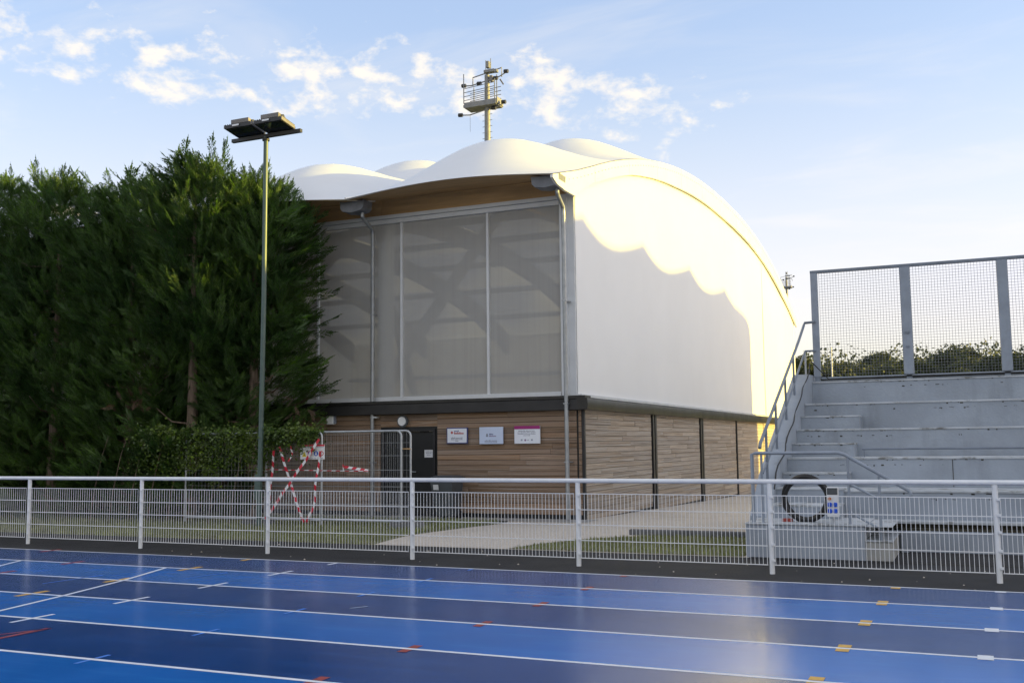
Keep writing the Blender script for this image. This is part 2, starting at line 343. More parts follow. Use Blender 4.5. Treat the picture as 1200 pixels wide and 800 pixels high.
def box_mesh(name, m, x=1, y=1, z=1, c=0.0):
    o = MB().box(-x/2, x/2, -y/2, y/2, -z/2, z/2, c).build(name, m); me = o.data; bpy.data.objects.remove(o); return me
def tri_mesh(name, V, F, m, parent=None, kind=None, mi=None):
    me = bpy.data.meshes.new(name); V = np.asarray(V, np.float32); F = np.asarray(F, np.int32)
    me.vertices.add(len(V)); me.vertices.foreach_set('co', V.ravel())
    k = F.shape[1]; me.loops.add(F.size); me.loops.foreach_set('vertex_index', F.ravel())
    me.polygons.add(len(F)); me.polygons.foreach_set('loop_start', np.arange(len(F), dtype=np.int32)*k)
    for q in (m if isinstance(m, (list, tuple)) else [m]): me.materials.append(M[q])
    if mi is not None: me.polygons.foreach_set('material_index', np.asarray(mi, np.int32))
    me.update(calc_edges=True)
    o = bpy.data.objects.new(name, me); COL.objects.link(o)
    if parent is not None: o.parent = parent; o.location = -world_loc(parent)
    if kind: o['kind'] = kind
    return o
def sheet(name, poly, z, m, parent=None, kind='structure'):
    o = MB().add([(x, y, z) for x, y in poly], [tuple(range(len(poly)))]).build(name, m, parent, fix=False)
    if kind: o['kind'] = kind
    return o

# ------------------------------------------------------------------ the setting: ground, track, paths
def gz(y):                       # the ground falls away gently behind the front of the hall
    return -0.017*max(0, y-20.6)
g = MB(); ys = [-120, 0, 12, 20.6, 60, 90]; xs = [-400, -60, -20, 0, 20, 60, 400]
zs = [gz(min(y, 60))-0.02 for y in ys]
hill = [(140, -0.9), (170, 3.0), (230, 13), (330, 25), (520, 36), (900, 40), (2500, 30)]
ys += [h[0] for h in hill]; zs += [h[1] for h in hill]
xs = [-2500]+xs+[2500]
for y, z in zip(ys, zs):
    for x in xs: g.v.append((x, y, z))
nx = len(xs)
for j in range(len(ys)-1):
    for i in range(nx-1): g.f.append((j*nx+i, j*nx+i+1, (j+1)*nx+i+1, (j+1)*nx+i)); g.m.append(0)
g.build('ground', 'soil', kind='structure', fix=False)

YA = 12.147; LW = 1.22
sheet('asphalt', [(-70, YA-0.3), (70, YA-0.3), (70, 14.55), (-70, 14.55)], 0.0, 'asphalt')
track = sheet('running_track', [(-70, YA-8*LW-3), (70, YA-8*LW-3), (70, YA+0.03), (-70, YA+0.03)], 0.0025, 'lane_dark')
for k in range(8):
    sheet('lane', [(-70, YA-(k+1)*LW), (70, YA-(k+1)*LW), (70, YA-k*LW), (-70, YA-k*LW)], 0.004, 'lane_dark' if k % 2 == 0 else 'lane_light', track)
for k in range(9):
    sheet('lane_line', [(-70, YA-k*LW-.025), (70, YA-k*LW-.025), (70, YA-k*LW+.025), (-70, YA-k*LW+.025)], 0.0052, 'line_white', track)
def mark(x0, x1, y0, y1, m, name='lane_mark'): sheet(name, [(x0, y0), (x1, y0), (x1, y1), (x0, y1)], 0.0064, m, track)
for k in range(7):
    yl = YA-k*LW
    e = 0.0 if k else -0.06
    if k < 4: mark(0.19-.06*k-.055, 0.19-.06*k+.055, yl-.085, yl+.085+e, 'line_white')
    xw = -0.84-.05*k; mark(xw-.05, xw+.05, yl-.14, yl-.03, 'mark_yellow'); (k and mark(xw-.05, xw+.05, yl+.03, yl+.14, 'mark_yellow'))
    xw = -3.92-.055*k; mark(xw-.04, xw+.04, yl-.14, yl-.03, 'mark_red'); (k and mark(xw-.04, xw+.04, yl+.03, yl+.14, 'mark_red'))
    xw = -5.97-.05*k; mark(xw-.02, xw+.02, yl-.17, yl-.03, 'mark_blue'); (k and mark(xw-.02, xw+.02, yl+.03, yl+.17, 'mark_blue'))
    if k < 5: xw = -8.05-.05*k; mark(xw-.025, xw+.025, yl-.25, yl+(.25 if k else -.03), 'line_white')
    xw = -9.52-.045*k; mark(xw-.04, xw+.04, yl-.22, yl-.03, 'mark_yellow'); (k and mark(xw-.04, xw+.04, yl+.03, yl+.22, 'mark_yellow'))
def strip_line(pts, wd, m, name):
    b = MB()
    for i, p in enumerate(pts):
        a = Vector(pts[max(0, i-1)]); c = Vector(pts[min(len(pts)-1, i+1)]); d = (c-a).normalized(); n = Vector((-d.y, d.x))
        for s in (-1, 1): q = Vector(p)+n*s*wd/2; b.v.append((q.x, q.y, 0.0072))
    for i in range(len(pts)-1): b.f.append((2*i, 2*i+1, 2*i+3, 2*i+2)); b.m.append(0)
    b.build(name, m, track, kind='structure', fix=False)
strip_line([(-8.5, 6.1), (-8.94, 7.47), (-9.18, 8.49), (-9.52, 9.72), (-9.95, 10.9)], .05, 'line_white', 'start_line')
strip_line([(-11.9, 9.4), (-12.37, 10.32), (-12.66, 10.93)], .05, 'line_white', 'start_line')
strip_line([(-10.23, 9.14), (-10.16, 10.0)], .03, 'mark_blue', 'lane_mark')
strip_line([(-8.9, 10.1), (-8.8, 10.75)], .02, 'mark_blue', 'lane_mark')
strip_line([(-7.66, 6.20), (-7.65, 6.92)], .06, 'mark_red', 'lane_mark')
strip_line([(-7.82, 6.5), (-7.62, 6.92)], .03, 'mark_red', 'lane_mark')
strip_line([(-5.70, 8.82), (-5.60, 8.98)], .035, 'mark_grey', 'lane_mark')
for x, y in ((-11.67, 10.93), (-11.66, 9.77), (-13.4, 12.1)): mark(x-.04, x+.04, y-.2, y+.2, 'mark_red')

# gravel plaza, pale strip along the hall, grass
gp = MB()
edge = [(14.55, -8.95), (15.5, -9.15), (16.3, -9.25), (17.8, -9.05), (19.2, -8.75), (19.75, -8.9), (20.6, -9.5), (60, -9.5)]
for y, x in edge: gp.v += [(x, y, 0.004+gz(y)), (40, y, 0.004+gz(y))]
for i in range(len(edge)-1): gp.f.append((2*i, 2*i+1, 2*i+3, 2*i+2)); gp.m.append(0)
gp.build('gravel_path', 'gravel', kind='structure', fix=False)
sheet('concrete_strip', [(-36, 19.75), (-7.2, 19.75), (-7.2, 20.6), (-36, 20.6)], 0.012, 'concrete_strip')
gpatch = [(-6.6, 14.6), (-3.0, 14.6), (-3.0, 17.4), (-5.2, 17.35), (-5.9, 16.6), (-6.4, 15.5)]
sheet('asphalt_apron', [(-2.9, 14.5), (70, 14.5), (70, 15.97), (-2.9, 15.97)], 0.008, 'asphalt')
sheet('lawn_patch', gpatch, 0.010, 'soil')
kb = MB().box(-5.55, -2.95, 17.42, 17.54, 0, 0.10, .015).build('kerb', 'foot_grey', kind='structure')

def blades(name, n, sampler, hmin, hmax):
    p = np.array([sampler() for _ in range(n)], np.float32); a = rng.uniform(0, 2*np.pi, n); h = rng.uniform(hmin, hmax, n); wd = rng.uniform(.006, .012, n)
    d = np.stack([np.cos(a), np.sin(a), np.zeros(n)], 1); lean = rng.normal(0, .5, (n, 2))*h[:, None]
    base = np.concatenate([p, np.zeros((n, 1))], 1)
    V = np.stack([base-d*wd[:, None], base+d*wd[:, None], base+np.concatenate([lean, h[:, None]], 1)], 1).reshape(-1, 3)
    o = tri_mesh(name, V, np.arange(3*n).reshape(-1, 3), 'grass', kind='stuff'); return o
def in_lawn():
    while True:
        y = random.uniform(14.55, 19.7); x = -9.0-abs(random.gauss(0, 1))*6 if random.random() < .75 else random.uniform(-26, -9)
        ex = np.interp(y, [e[0] for e in edge], [e[1] for e in edge])
        if x < ex-random.random()*.3: return x, y
def in_patch():
    while True:
        x = random.uniform(-6.6, -3); y = random.uniform(14.6, 17.4)
        if x > np.interp(y, [14.6, 15.5, 16.6, 17.35], [-6.6, -6.4, -5.9, -5.2])+random.random()*.2: return x, y
lawn = blades('grass', 26000, in_lawn, .03, .10)
patch = blades('grass', 7000, in_patch, .02, .07)

# ------------------------------------------------------------------ the sports hall
XG, YF = -7.60, 20.55            # gable plane, screen plane
BAY = 5.03; NB = 5; XL = XG-NB*BAY
def arch(y):
    if y < 21.5: return float(np.interp(y, [19.0, 20.5, 21.5], [7.0, 7.44, 7.772]))
    t = abs(y-35.6)/15.1; return 9.95-2.55*t**2.3
hall = thing('sports_hall', 'white tensile-roofed sports hall with grey mesh screens above brown plank cladding', 'sports hall', (-15, 35, 0))
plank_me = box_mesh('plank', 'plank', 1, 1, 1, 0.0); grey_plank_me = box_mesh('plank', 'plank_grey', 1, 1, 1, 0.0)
def planks(parent, axis, a0, a1, z0, z1, face, out, pitch, lens):
    """rows of boards; axis 'x' or 'y' runs along the wall, face = plane, out = direction outwards"""
    rows = int(round((z1-z0)/pitch)); ph = (z1-z0)/rows
    for r in range(rows):
        p = a0; off = random.uniform(0.25, 1.0)
        first = True
        while p < a1-.02:
            l = lens*random.uniform(.75, 1.25)*(off if first else 1); first = False
            e = p+l
            if a1-e < .5: e = a1
            th = .022+random.uniform(-.004, .005)
            mid = (p+e)/2; zc = z0+(r+.5)*ph
            if axis == 'x': inst('plank', plank_me, parent, (mid, face+out*th/2, zc), (e-p-.004, th, ph-.009))
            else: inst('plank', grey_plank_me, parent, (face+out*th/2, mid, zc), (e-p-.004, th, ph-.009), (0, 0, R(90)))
            p = e
def part(name, mb, m, parent=hall, **k): return mb.build(name, m, parent, **k)
# front base wall with its boards
WX = -7.45                        # timber face of the gable side
WYF = 20.46
DX0, DX1, DZ = -12.38, -11.0, 1.96
cl = part('front_cladding', MB().box(XL, DX0, WYF+.03, WYF+.2, 0, 2.45).box(DX1, WX-.02, WYF+.03, WYF+.2, 0, 2.45).box(DX0, DX1, WYF+.03, WYF+.2, DZ, 2.45), 'black_paint')
planks(cl, 'x', DX1+.05, -7.62, 0.10, 2.30, WYF+.03, -1, .117, 3.4)
planks(cl, 'x', -16.2, DX0-.05, 0.10, 2.30, WYF+.03, -1, .117, 3.2)
planks(cl, 'x', DX0-.05, DX1+.05, DZ+.05, 2.30, WYF+.03, -1, .117, 2.3)
part('cladding_backing', MB().box(XL, -16.25, WYF, WYF+.03, 0.1, 2.3), 'plank')
planks(cl, 'x', -7.58, WX-.06, 0.10, 2.30, WYF+.03, -1, .117, 2.3)
# gable base wall
bays = [20.5, 25.66, 30.75, 35.8, 40.95, 46.0, 50.7]
gc = part('gable_cladding', MB().add([(x, y, z) for x in (WX-.25, WX-.03) for (y, z) in ((20.66, -.1), (50.7, -.62), (50.7, 2.42), (20.66, 2.42))],
          [(0, 1, 2, 3), (4, 7, 6, 5), (0, 4, 5, 1), (1, 5, 6, 2), (2, 6, 7, 3), (3, 7, 4, 0)]), 'black_paint')
for i in range(len(bays)-1):
    gap = (.06, .42, .42, .12, .05, .05)[i] if i else .06
    gap2 = (.42, .42, .12, .05, .05, .05)[i]
    zb = gz((bays[i]+bays[i+1])/2)
    z0 = gz(bays[i+1])+.07
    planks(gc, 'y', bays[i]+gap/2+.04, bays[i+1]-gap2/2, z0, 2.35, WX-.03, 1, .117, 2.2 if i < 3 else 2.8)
tr = part('corner_trim', MB().box(WX-.055, WX+.006, WYF-.006, WYF+.07, 0.02, 2.4, .004), 'black_metal')
for i in range(1, 6):
    gap = (0, .42, .42, .12, .05, .05)[i]
    if gap > .1:
        part('post_trim', MB().box(WX-.028, WX+.035, bays[i]-gap*.42, bays[i]-gap*.1, gz(bays[i]), 2.40).box(WX-.028, WX+.035, bays[i]+gap*.1, bays[i]+gap*.42, gz(bays[i]), 2.40), 'black_metal')
# fascia (black at the front, folded sheet metal along the gable)
part('front_fascia', MB().box(XL, -7.36, 20.26, 20.6, 2.30, 2.53, .006), 'black_metal')
part('fascia_drip', MB().box(XL, -7.34, 20.24, 20.6, 2.533, 2.60, .004), 'fascia')
fx = MB()
n = 90
for i in range(n+1):
    y = 20.22+(50.7-20.22)*i/n; w_ = .012*math.sin(y*4.1)*math.exp(-(y-20.2)/2.2)+.004*math.sin(y*1.3)
    for (dx, z) in ((-.2, 2.30), (0, 2.305), (.012, 2.41), (0, 2.535), (-.25, 2.57)): fx.v.append((-7.30+dx+w_, y, z+w_*.4))
for i in range(n):
    for k in range(4): a = i*5+k; fx.f.append((a, a+1, a+6, a+5)); fx.m.append(0)
fx.f.append(tuple(range(5))); fx.m.append(0)
part('gable_fascia', fx, 'fascia', smooth=True)
part('gable_ledge', MB().box(-7.62, -7.50, 20.5, 50.7, 2.575, 2.64, .004), 'alu')
# door
dr = part('door', MB().box(DX0+.06, (DX0+DX1)/2-.004, WYF+.05, WYF+.1, .02, DZ-.06, .004).box((DX0+DX1)/2+.004, DX1-.06, WYF+.05, WYF+.1, .02, DZ-.06, .004), 'black_paint')
part('door_frame', MB().box(DX0, DX0+.056, WYF-.015, WYF+.11, 0, DZ, .004).box(DX1-.056, DX1, WYF-.015, WYF+.11, 0, DZ, .004).box(DX0+.057, DX1-.057, WYF-.015, WYF+.11, DZ-.056, DZ, .004), 'black_metal', dr)
part('handle', MB().tube([((DX0+DX1)/2+.08, WYF+.05, 1.0), ((DX0+DX1)/2+.08, WYF-.01, 1.0), ((DX0+DX1)/2+.20, WYF-.01, 1.0)], .011, 8), 'galv', dr)
# screens, frames and mullions
ZT, ZB = 6.83, 2.66
cols_ = [XG-.32]
mull = []
for b in range(NB):
    x0 = XG-b*BAY
    mull += [x0-2.09, x0-4.30, x0-BAY-.0+.22 if False else x0-BAY-1.55+0.0]
mull = sorted([-9.69, -11.90, -14.20, -16.4, -18.6, -20.8, -23.0, -25.2, -27.4, -29.6, -31.8], reverse=True)
xe = [-7.95]+mull+[XL]
for i in range(len(xe)-1):
    a, b = xe[i+1], xe[i]
    part('mesh_screen', MB().add([(a+.02, YF, ZB), (b-.02, YF, ZB), (b-.02, YF, ZT), (a+.02, YF, ZT)], [(0, 1, 2, 3)]), 'screen', fix=False)
for x in mull: part('mullion', MB().box(x-.028, x+.028, YF-.05, YF+.05, ZB, ZT, .004), 'alu')
part('top_frame', MB().box(XL, -7.96, YF-.10, YF+.06, 6.87, 6.96, .006), 'alu')
part('top_rail', MB().box(XL, -7.96, YF-.075, YF+.04, 6.76, 6.862, .006), 'alu')
part('bottom_rail', MB().box(XL, -7.96, YF-.09, YF+.06, 2.605, 2.70, .006), 'alu')
part('corner_post', MB().box(-7.955, -7.61, YF-.06, YF+.12, 2.605, 6.99, .008).box(-7.80, -7.77, YF-.075, YF-.055, 2.64, 6.9), 'alu')
# glulam edge beam above the screens
eb = part('edge_beam', MB().box(XL, -7.66, YF-.02, YF+.22, 6.963, 7.34, .004), 'wood_beam')
part('beam_joint', MB().box(-12.60, -12.45, YF-.05, YF-.023, 6.97, 7.36), 'wood_beam')
for b in (): part('rafter_end', MB().box(XG-b*BAY-.10, XG-b*BAY+.10, 19.55, YF-.023, 6.86, 7.04, .01), 'wood_beam')
# gable membrane, with its weld seams
ny = 70; gm = MB()
for i in range(ny+1):
    y = YF-.02+(50.7-YF)*i/ny; zt = arch(y)-.03
    for k in range(15):
        z = 2.6+(zt-2.6)*k/14
        gm.v.append((XG+.012*math.sin(i*.35)*math.sin(k*.4), y, z))
for i in range(ny):
    for k in range(14): a = i*15+k; gm.f.append((a, a+1, a+16, a+15)); gm.m.append(0)
part('gable_membrane', gm, 'membrane', smooth=True)
def seam(y, w2, m, prd): part('weld_seam', MB().box(XG+.013, XG+.013+prd, y-w2, y+w2, 2.645, arch(y)-.62), m)
seam(42.46, .045, 'rim', .006)
# arched rim of the roof, in sheet segments
rimY = [19.0, 19.25, 19.7, 20.35]
lowZ = {19.0: 6.97, 19.25: 6.88, 19.7: 6.85, 20.35: 6.86}
def rim_low(y):
    if y <= 20.5: return float(np.interp(y, [19.0, 19.25, 19.7, 20.35, 20.5], [6.97, 6.88, 6.85, 6.86, 6.97]))
    return arch(y)-float(np.interp(y, [20.5, 21.3, 24.4, 28.9, 34.5, 42, 47, 50.9], [.47, .36, .37, .56, .64, .60, .48, .25]))
segs = [19.0, 21.6, 24.2, 26.8, 29.4, 32.0, 34.6, 37.2, 39.8, 42.4, 45.0, 47.6, 50.9]
for a, b in zip(segs[:-1], segs[1:]):
    up = []; lo = []
    ysd = sorted(set([a+.006+(b-a-.012)*i/10 for i in range(11)]+[y for y in (19.25, 19.7, 20.35) if a < y < b]))
    for y in ysd: up.append((y, arch(max(y, 19.0))+.03)); lo.append((y, rim_low(y)))
    part('rim_panel', MB().prism(up+lo[::-1], lambda p, q, d: (d, p, q), XG+.045, XG+.105), 'rim')
bt = MB()
for i in range(130):
    y = 19.7+i*.24; z = arch(y)-.13; bt.box(XG+.106, XG+.114, y-.012, y+.012, z-.012, z+.012)
part('rim_soffit', MB().add([(x, y, arch(y)-.30) for y in [20.6+30*i/40 for i in range(41)] for x in (XG-.02, XG+.044)], [(2*i, 2*i+1, 2*i+3, 2*i+2) for i in range(40)]), 'foot_grey', fix=False)  # dark grey puts the shadow line under the rim into the colour
part('rim_bolts', bt, 'galv', kind='stuff')
# roof membrane: rows of cushions between the arches
JB = [19.12, 24.1, 29.2, 34.4, 39.6, 44.9, 50.9]; X0R = XG+.07
rf = MB(); gx = []; 
for b in range(NB): gx += [X0R-(b+u/16)*((BAY*NB-.0)/NB) for u in range(16)]
gx.append(XL-.2); gyv = []
for j in range(len(JB)-1): gyv += [JB[j]+(JB[j+1]-JB[j])*v/14 for v in range(14)]
gyv.append(JB[-1])
def roof_z(x, y):
    u = (X0R-x)/BAY; u -= math.floor(u)
    for j in range(len(JB)-1):
        if JB[j] <= y <= JB[j+1]: v = (y-JB[j])/(JB[j+1]-JB[j]); break
    su = max(0, math.sin(math.pi*u)); sv = max(0, math.sin(math.pi*v))
    B = BULGE*(su**1.3)*(sv**1.1)
    if y < 20.2: B += .16*su*(1-(y-19.12)/1.1)
    B += .06*su*(1-sv)*(0 if j == 0 and v < .5 else 1)
    return arch(y)+.045+B
BULGE = 0.94
for y in gyv:
    for x in gx: rf.v.append((x, y, roof_z(x, y)))
nx = len(gx)
for j in range(len(gyv)-1):
    for i in range(nx-1): rf.f.append((j*nx+i, (j+1)*nx+i, (j+1)*nx+i+1, j*nx+i+1)); rf.m.append(0)
rfo = part('roof_membrane', rf, 'roof_membrane', smooth=True)
for b in range(1, NB):
    x = X0R-b*BAY
    part('valley_cable', MB().tube([(x, y, arch(y)+.065) for y in [19.15+31.6*i/50 for i in range(51)]], .022, 6), 'rim', smooth=True)
for b in range(NB):
    sfm = MB(); us = [i/10 for i in range(11)]; yv = [19.2, 19.6, 20.0, 20.5]
    for y in yv:
        for u in us: x = X0R-(b+.015+u*.975)*BAY; sfm.v.append((x, y, float(np.interp(y, [19.2, 20.5], [roof_z(x, 19.2)-.03, 7.33]))))
    for j in range(3):
        for i in range(10): a = j*11+i; sfm.f.append((a, a+1, a+12, a+11)); sfm.m.append(0)
    part('soffit', sfm, 'wood_beam', fix=False)
# back wall, far gable, floor and the frames seen through the screens
part('back_wall', MB().box(XL, XG-.05, 50.7, 50.85, -.7, 7.45), 'thin_membrane')
fg = MB(); yy = [20.5+30.2*i/24 for i in range(25)]
fg.add([(XL, y, z) for y in yy for z in (0, arch(y)-.1)], [(2*i, 2*i+1, 2*i+3, 2*i+2) for i in range(24)])
part('far_gable', fg, 'thin_membrane')
part('court_floor', MB().box(XL+.1, XG-.3, 20.7, 50.6, -.8, .03), 'court')
for b in range(NB+1):
    x = XG-b*BAY-(.25 if b == 0 else 0)+(.25 if b == NB else 0); am = MB(); prof = []
    up = [(y, arch(y)-.05) for y in [20.75+29.7*i/26 for i in range(27)]]; lo = [(y, arch(y)-.75-.35*(abs(y-35.6)/15)**2) for y, _ in up]
    am.prism(up+lo[::-1], lambda p, q, d: (d, p, q), x-.11, x+.11)
    part('arch_beam', am, 'arch_wood')
    part('column', MB().box(x-.13, x+.13, 20.86, 21.2, 0.03, arch(21)-.5, .01), 'alu' if b == 1 else 'arch_wood')
    # raking struts
    if b: part('strut', MB().bar((x, 21.0, 3.0), (x, 28.0, arch(28)-.6), .16, .3).bar((x, 24.0, .0), (x, 21.1, 5.2), .12, .22), 'arch_wood')
for y in (24.5, 28.2, 32, 36, 40, 44, 47.5): part('purlin', MB().box(XL+.1, XG-.1, y-.07, y+.07, arch(y)-.55, arch(y)-.32), 'arch_wood')
for z in (3.6, 5.2): part('back_girt', MB().box(XL+.1, XG-.1, 50.3, 50.5, z, z+.2), 'arch_wood')
# drainpipes with their hoppers
for i, x in enumerate((-7.84, -12.60, -17.66, -22.7)):
    pts = [(-7.64, 19.60, 6.95), (-7.64, 19.60, 6.80), (-7.66, 19.68, 6.77), (-7.74, 20.18, 6.63), (-7.75, 20.22, 6.5), (-7.75, 20.22, .02)] if i == 0 else \
          [(x+.13, 19.72, 6.95), (x+.13, 19.72, 6.80), (x+.12, 19.78, 6.77), (x+.04, 20.28, 6.62), (x+.03, 20.34, 6.5), (x+.03, 20.34, .02)]
    dp = part('drainpipe', MB().tube(pts, .046, 10), 'zinc', smooth=True)
    yh = 19.7 if i else 19.55; hb = MB(); xo = x if i else -7.80
    prof = [(-.32, .15), (-.30, -.02), (-.24, -.08), (0, -.115), (.24, -.08), (.30, -.02), (.32, .15)]
    hb.prism([(xo+a, 6.98+b) for a, b in prof]+[(xo+a*.9, 6.98+.15-(0.0 if abs(a) > .3 else .02)) for a, b in prof[::-1]], lambda p, q, d: (p, d, q), yh-.22, yh+.15)
    part('hopper', hb, 'hopper', dp)
    pb = MB()
    for z in (1.2, 2.42, 4.6): pb.box(pts[-1][0]-.052, pts[-1][0]+.052, pts[-1][1]-.05, YF-.08 if z > 2.5 else WYF-.01, z, z+.025)
    part('pipe_bracket', pb, 'zinc', dp, kind='stuff')
part('bracket_lamp', MB().box(-12.62, -12.45, 20.32, 20.46, 2.22, 2.26, .004), 'alu')

# ------------------------------------------------------------------ signs and fittings on the front of the hall
def print_rows(parent, x0, x1, z, h, words, m, yf, name='lettering', th=.0015):
    b = MB(); tot = sum(words)+.35*(len(words)-1); u = (x1-x0)/tot; x = x0
    for wd in words:
        nl = max(1, int(round(wd)))
        for k in range(nl):
            a = x+u*wd*k/nl; c = x+u*wd*(k+.72)/nl; hh = h*random.choice((.68, .68, .68, 1.0)); b.box(a, c, yf-th, yf, z, z+hh)
        x += u*(wd+.35)
    return b.build(name, m, parent)
YS = 20.40
def board(name, label, x0, x1, z0, z1, m, frame=None):
    t = thing(name, label, 'sign', ((x0+x1)/2, YS, z0))
    if frame: MB().box(x0, x1, YS, YS+.03, z0, z1, .004).build('frame', frame, t); MB().box(x0+.022, x1-.022, YS-.004, YS-.0005, z0+.022, z1-.022).build('panel', m, t)
    else: MB().box(x0, x1, YS-.004, YS+.025, z0, z1, .003).build('panel', m, t)
    MB().box(x0+.05, x0+.09, YS+.025+.006, WYF+.02, z0+.05, z1-.05).box(x1-.09, x1-.05, YS+.031, WYF+.02, z0+.05, z1-.05).build('mounting', 'galv', t)
    return t
s1 = board('wall_sign', 'white wall sign with dark frame and red emblem, nearest the door', -10.68, -10.16, 1.62, 1.975, 'sign_board', 'print_navy')
yf = YS-.0045
MB().prism([(-10.58, 1.865), (-10.545, 1.90), (-10.51, 1.865), (-10.545, 1.83)], lambda p, q, d: (p, d, q), yf-.0015, yf).build('emblem', 'print_red', s1)
print_rows(s1, -10.49, -10.37, 1.885, .03, (5,), 'print_navy', yf); print_rows(s1, -10.49, -10.25, 1.828, .05, (9,), 'print_red', yf)
print_rows(s1, -10.56, -10.28, 1.735, .026, (4, 7), 'print_grey', yf); print_rows(s1, -10.56, -10.28, 1.705, .022, (3, 8), 'print_grey', yf); print_rows(s1, -10.46, -10.38, 1.67, .022, (5,), 'print_grey', yf)
s2 = board('wall_sign', 'pale blue wall sign with small centred logo and no frame, middle of three', -9.87, -9.30, 1.605, 1.975, 'sign_blue')
MB().box(-9.71, -9.655, yf-.0015, yf, 1.765, 1.795).box(-9.70, -9.665, yf-.0015, yf, 1.797, 1.83).build('emblem', 'print_grey', s2)
print_rows(s2, -9.63, -9.53, 1.805, .028, (5,), 'print_navy', yf); print_rows(s2, -9.63, -9.46, 1.765, .03, (8,), 'print_mauve', yf)
print_rows(s2, -9.74, -9.44, 1.665, .026, (4, 3, 6), 'print_grey', yf); print_rows(s2, -9.74, -9.44, 1.636, .02, (6, 3, 5), 'print_grey', yf)
s3 = board('wall_sign', 'white wall sign with a magenta band across its top', -9.03, -8.43, 1.605, 1.985, 'sign_board')
MB().box(-9.03, -8.43, yf-.003, yf, 1.915, 1.985).build('band', 'magenta', s3)
for i, (a, b, wd) in enumerate(((-8.93, -8.55, (6, 3, 7, 4)), (-8.95, -8.53, (3, 8, 4, 6)), (-8.95, -8.53, (7, 2, 5, 5)), (-8.82, -8.66, (5, 4)))):
    print_rows(s3, a, b, 1.868-.032*i, .02, wd, 'print_grey', yf)
MB().disc((-8.775, yf, 1.68), .022, (0, -1, 0), .0015, 12).build('emblem', 'print_mauve', s3)
print_rows(s3, -8.74, -8.69, 1.675, .018, (4,), 'print_grey', yf)
MB().box(-8.88, -8.84, yf-.0015, yf, 1.665, 1.70).box(-8.64, -8.60, yf-.0015, yf, 1.665, 1.70).build('emblem', 'mark_grey', s3)
bl = thing('bulkhead_lamp', 'round white bulkhead lamp with dark ring above the door', 'lamp', (-11.81, 20.44, 2.14))
MB().disc((-11.81, 20.44, 2.14), .135, (0, -1, 0), .05, 24).build('ring', 'bin_plastic', bl)
MB().disc((-11.81, 20.389, 2.14), .10, (0, -1, 0), .025, 24).build('diffuser', 'white_plain', bl, smooth=True)
wb = thing('wall_box', 'small white alarm box on planks left of the drainpipe', 'alarm box', (-13.72, 20.44, 2.1))
MB().box(-13.82, -13.63, 20.33, 20.44, 2.10, 2.33, .012).build('housing', 'white_plain', wb); MB().box(-13.64, -13.60, 20.34, 20.42, 2.12, 2.31).build('side_cover', 'mark_grey', wb)
pn = tag(MB().box(-11.30, -11.08, WYF+.0465, WYF+.048, 1.32, 1.49).build('paper_notice', 'paper'), 'white paper notice taped to the black door', 'notice')
print_rows(pn, -11.27, -11.11, 1.44, .022, (5, 4), 'print_grey', WYF+.046); print_rows(pn, -11.26, -11.12, 1.405, .018, (4, 3, 4), 'print_grey', WYF+.046); print_rows(pn, -11.24, -11.14, 1.37, .018, (6,), 'print_grey', WYF+.046)
# wheelie bin
bn = thing('wheelie_bin', 'dark grey wheelie bin with white label against the plank wall', 'bin', (-10.48, 20.0, .0))
q = [(-10.62, -10.16, 19.74, 20.14, .09), (-10.76, -10.08, 19.62, 20.2, .92)]
b = MB(); b.v = [(x, y, q_[4]) for q_ in q for x, y in ((q_[0], q_[2]), (q_[1], q_[2]), (q_[1], q_[3]), (q_[0], q_[3]))]; b.f = [(0, 1, 2, 3), (7, 6, 5, 4), (0, 4, 5, 1), (1, 5, 6, 2), (2, 6, 7, 3), (3, 7, 4, 0)]; b.m = [0]*6
b.build('body', 'bin_plastic', bn)
MB().box(-10.80, -10.04, 19.60, 20.24, .92, .955, .012).add([(-10.78, 19.62, .955), (-10.06, 19.62, .955), (-10.06, 20.22, .955), (-10.78, 20.22, .955), (-10.68, 19.75, 1.0), (-10.16, 19.75, 1.0), (-10.16, 20.16, 1.0), (-10.68, 20.16, 1.0)],
    [(4, 5, 6, 7), (0, 1, 5, 4), (1, 2, 6, 5), (2, 3, 7, 6), (3, 0, 4, 7)]).build('lid', 'bin_plastic', bn)
for x in (-10.60, -10.18): MB().tube([(x-.04, 20.12, .1), (x+.04, 20.12, .1)], .1, 16).build('wheel', 'rubber', bn)
MB().tube([(-10.7, 20.27, .93), (-10.14, 20.27, .93)], .016, 8).build('handle', 'bin_plastic', bn)
MB().add([(-10.66, 19.644, .68), (-10.50, 19.644, .68), (-10.50, 19.617, .80), (-10.66, 19.617, .80)], [(0, 1, 2, 3)]).build('sticker', 'paper', bn)

bn.scale = (.80, .92, .94)
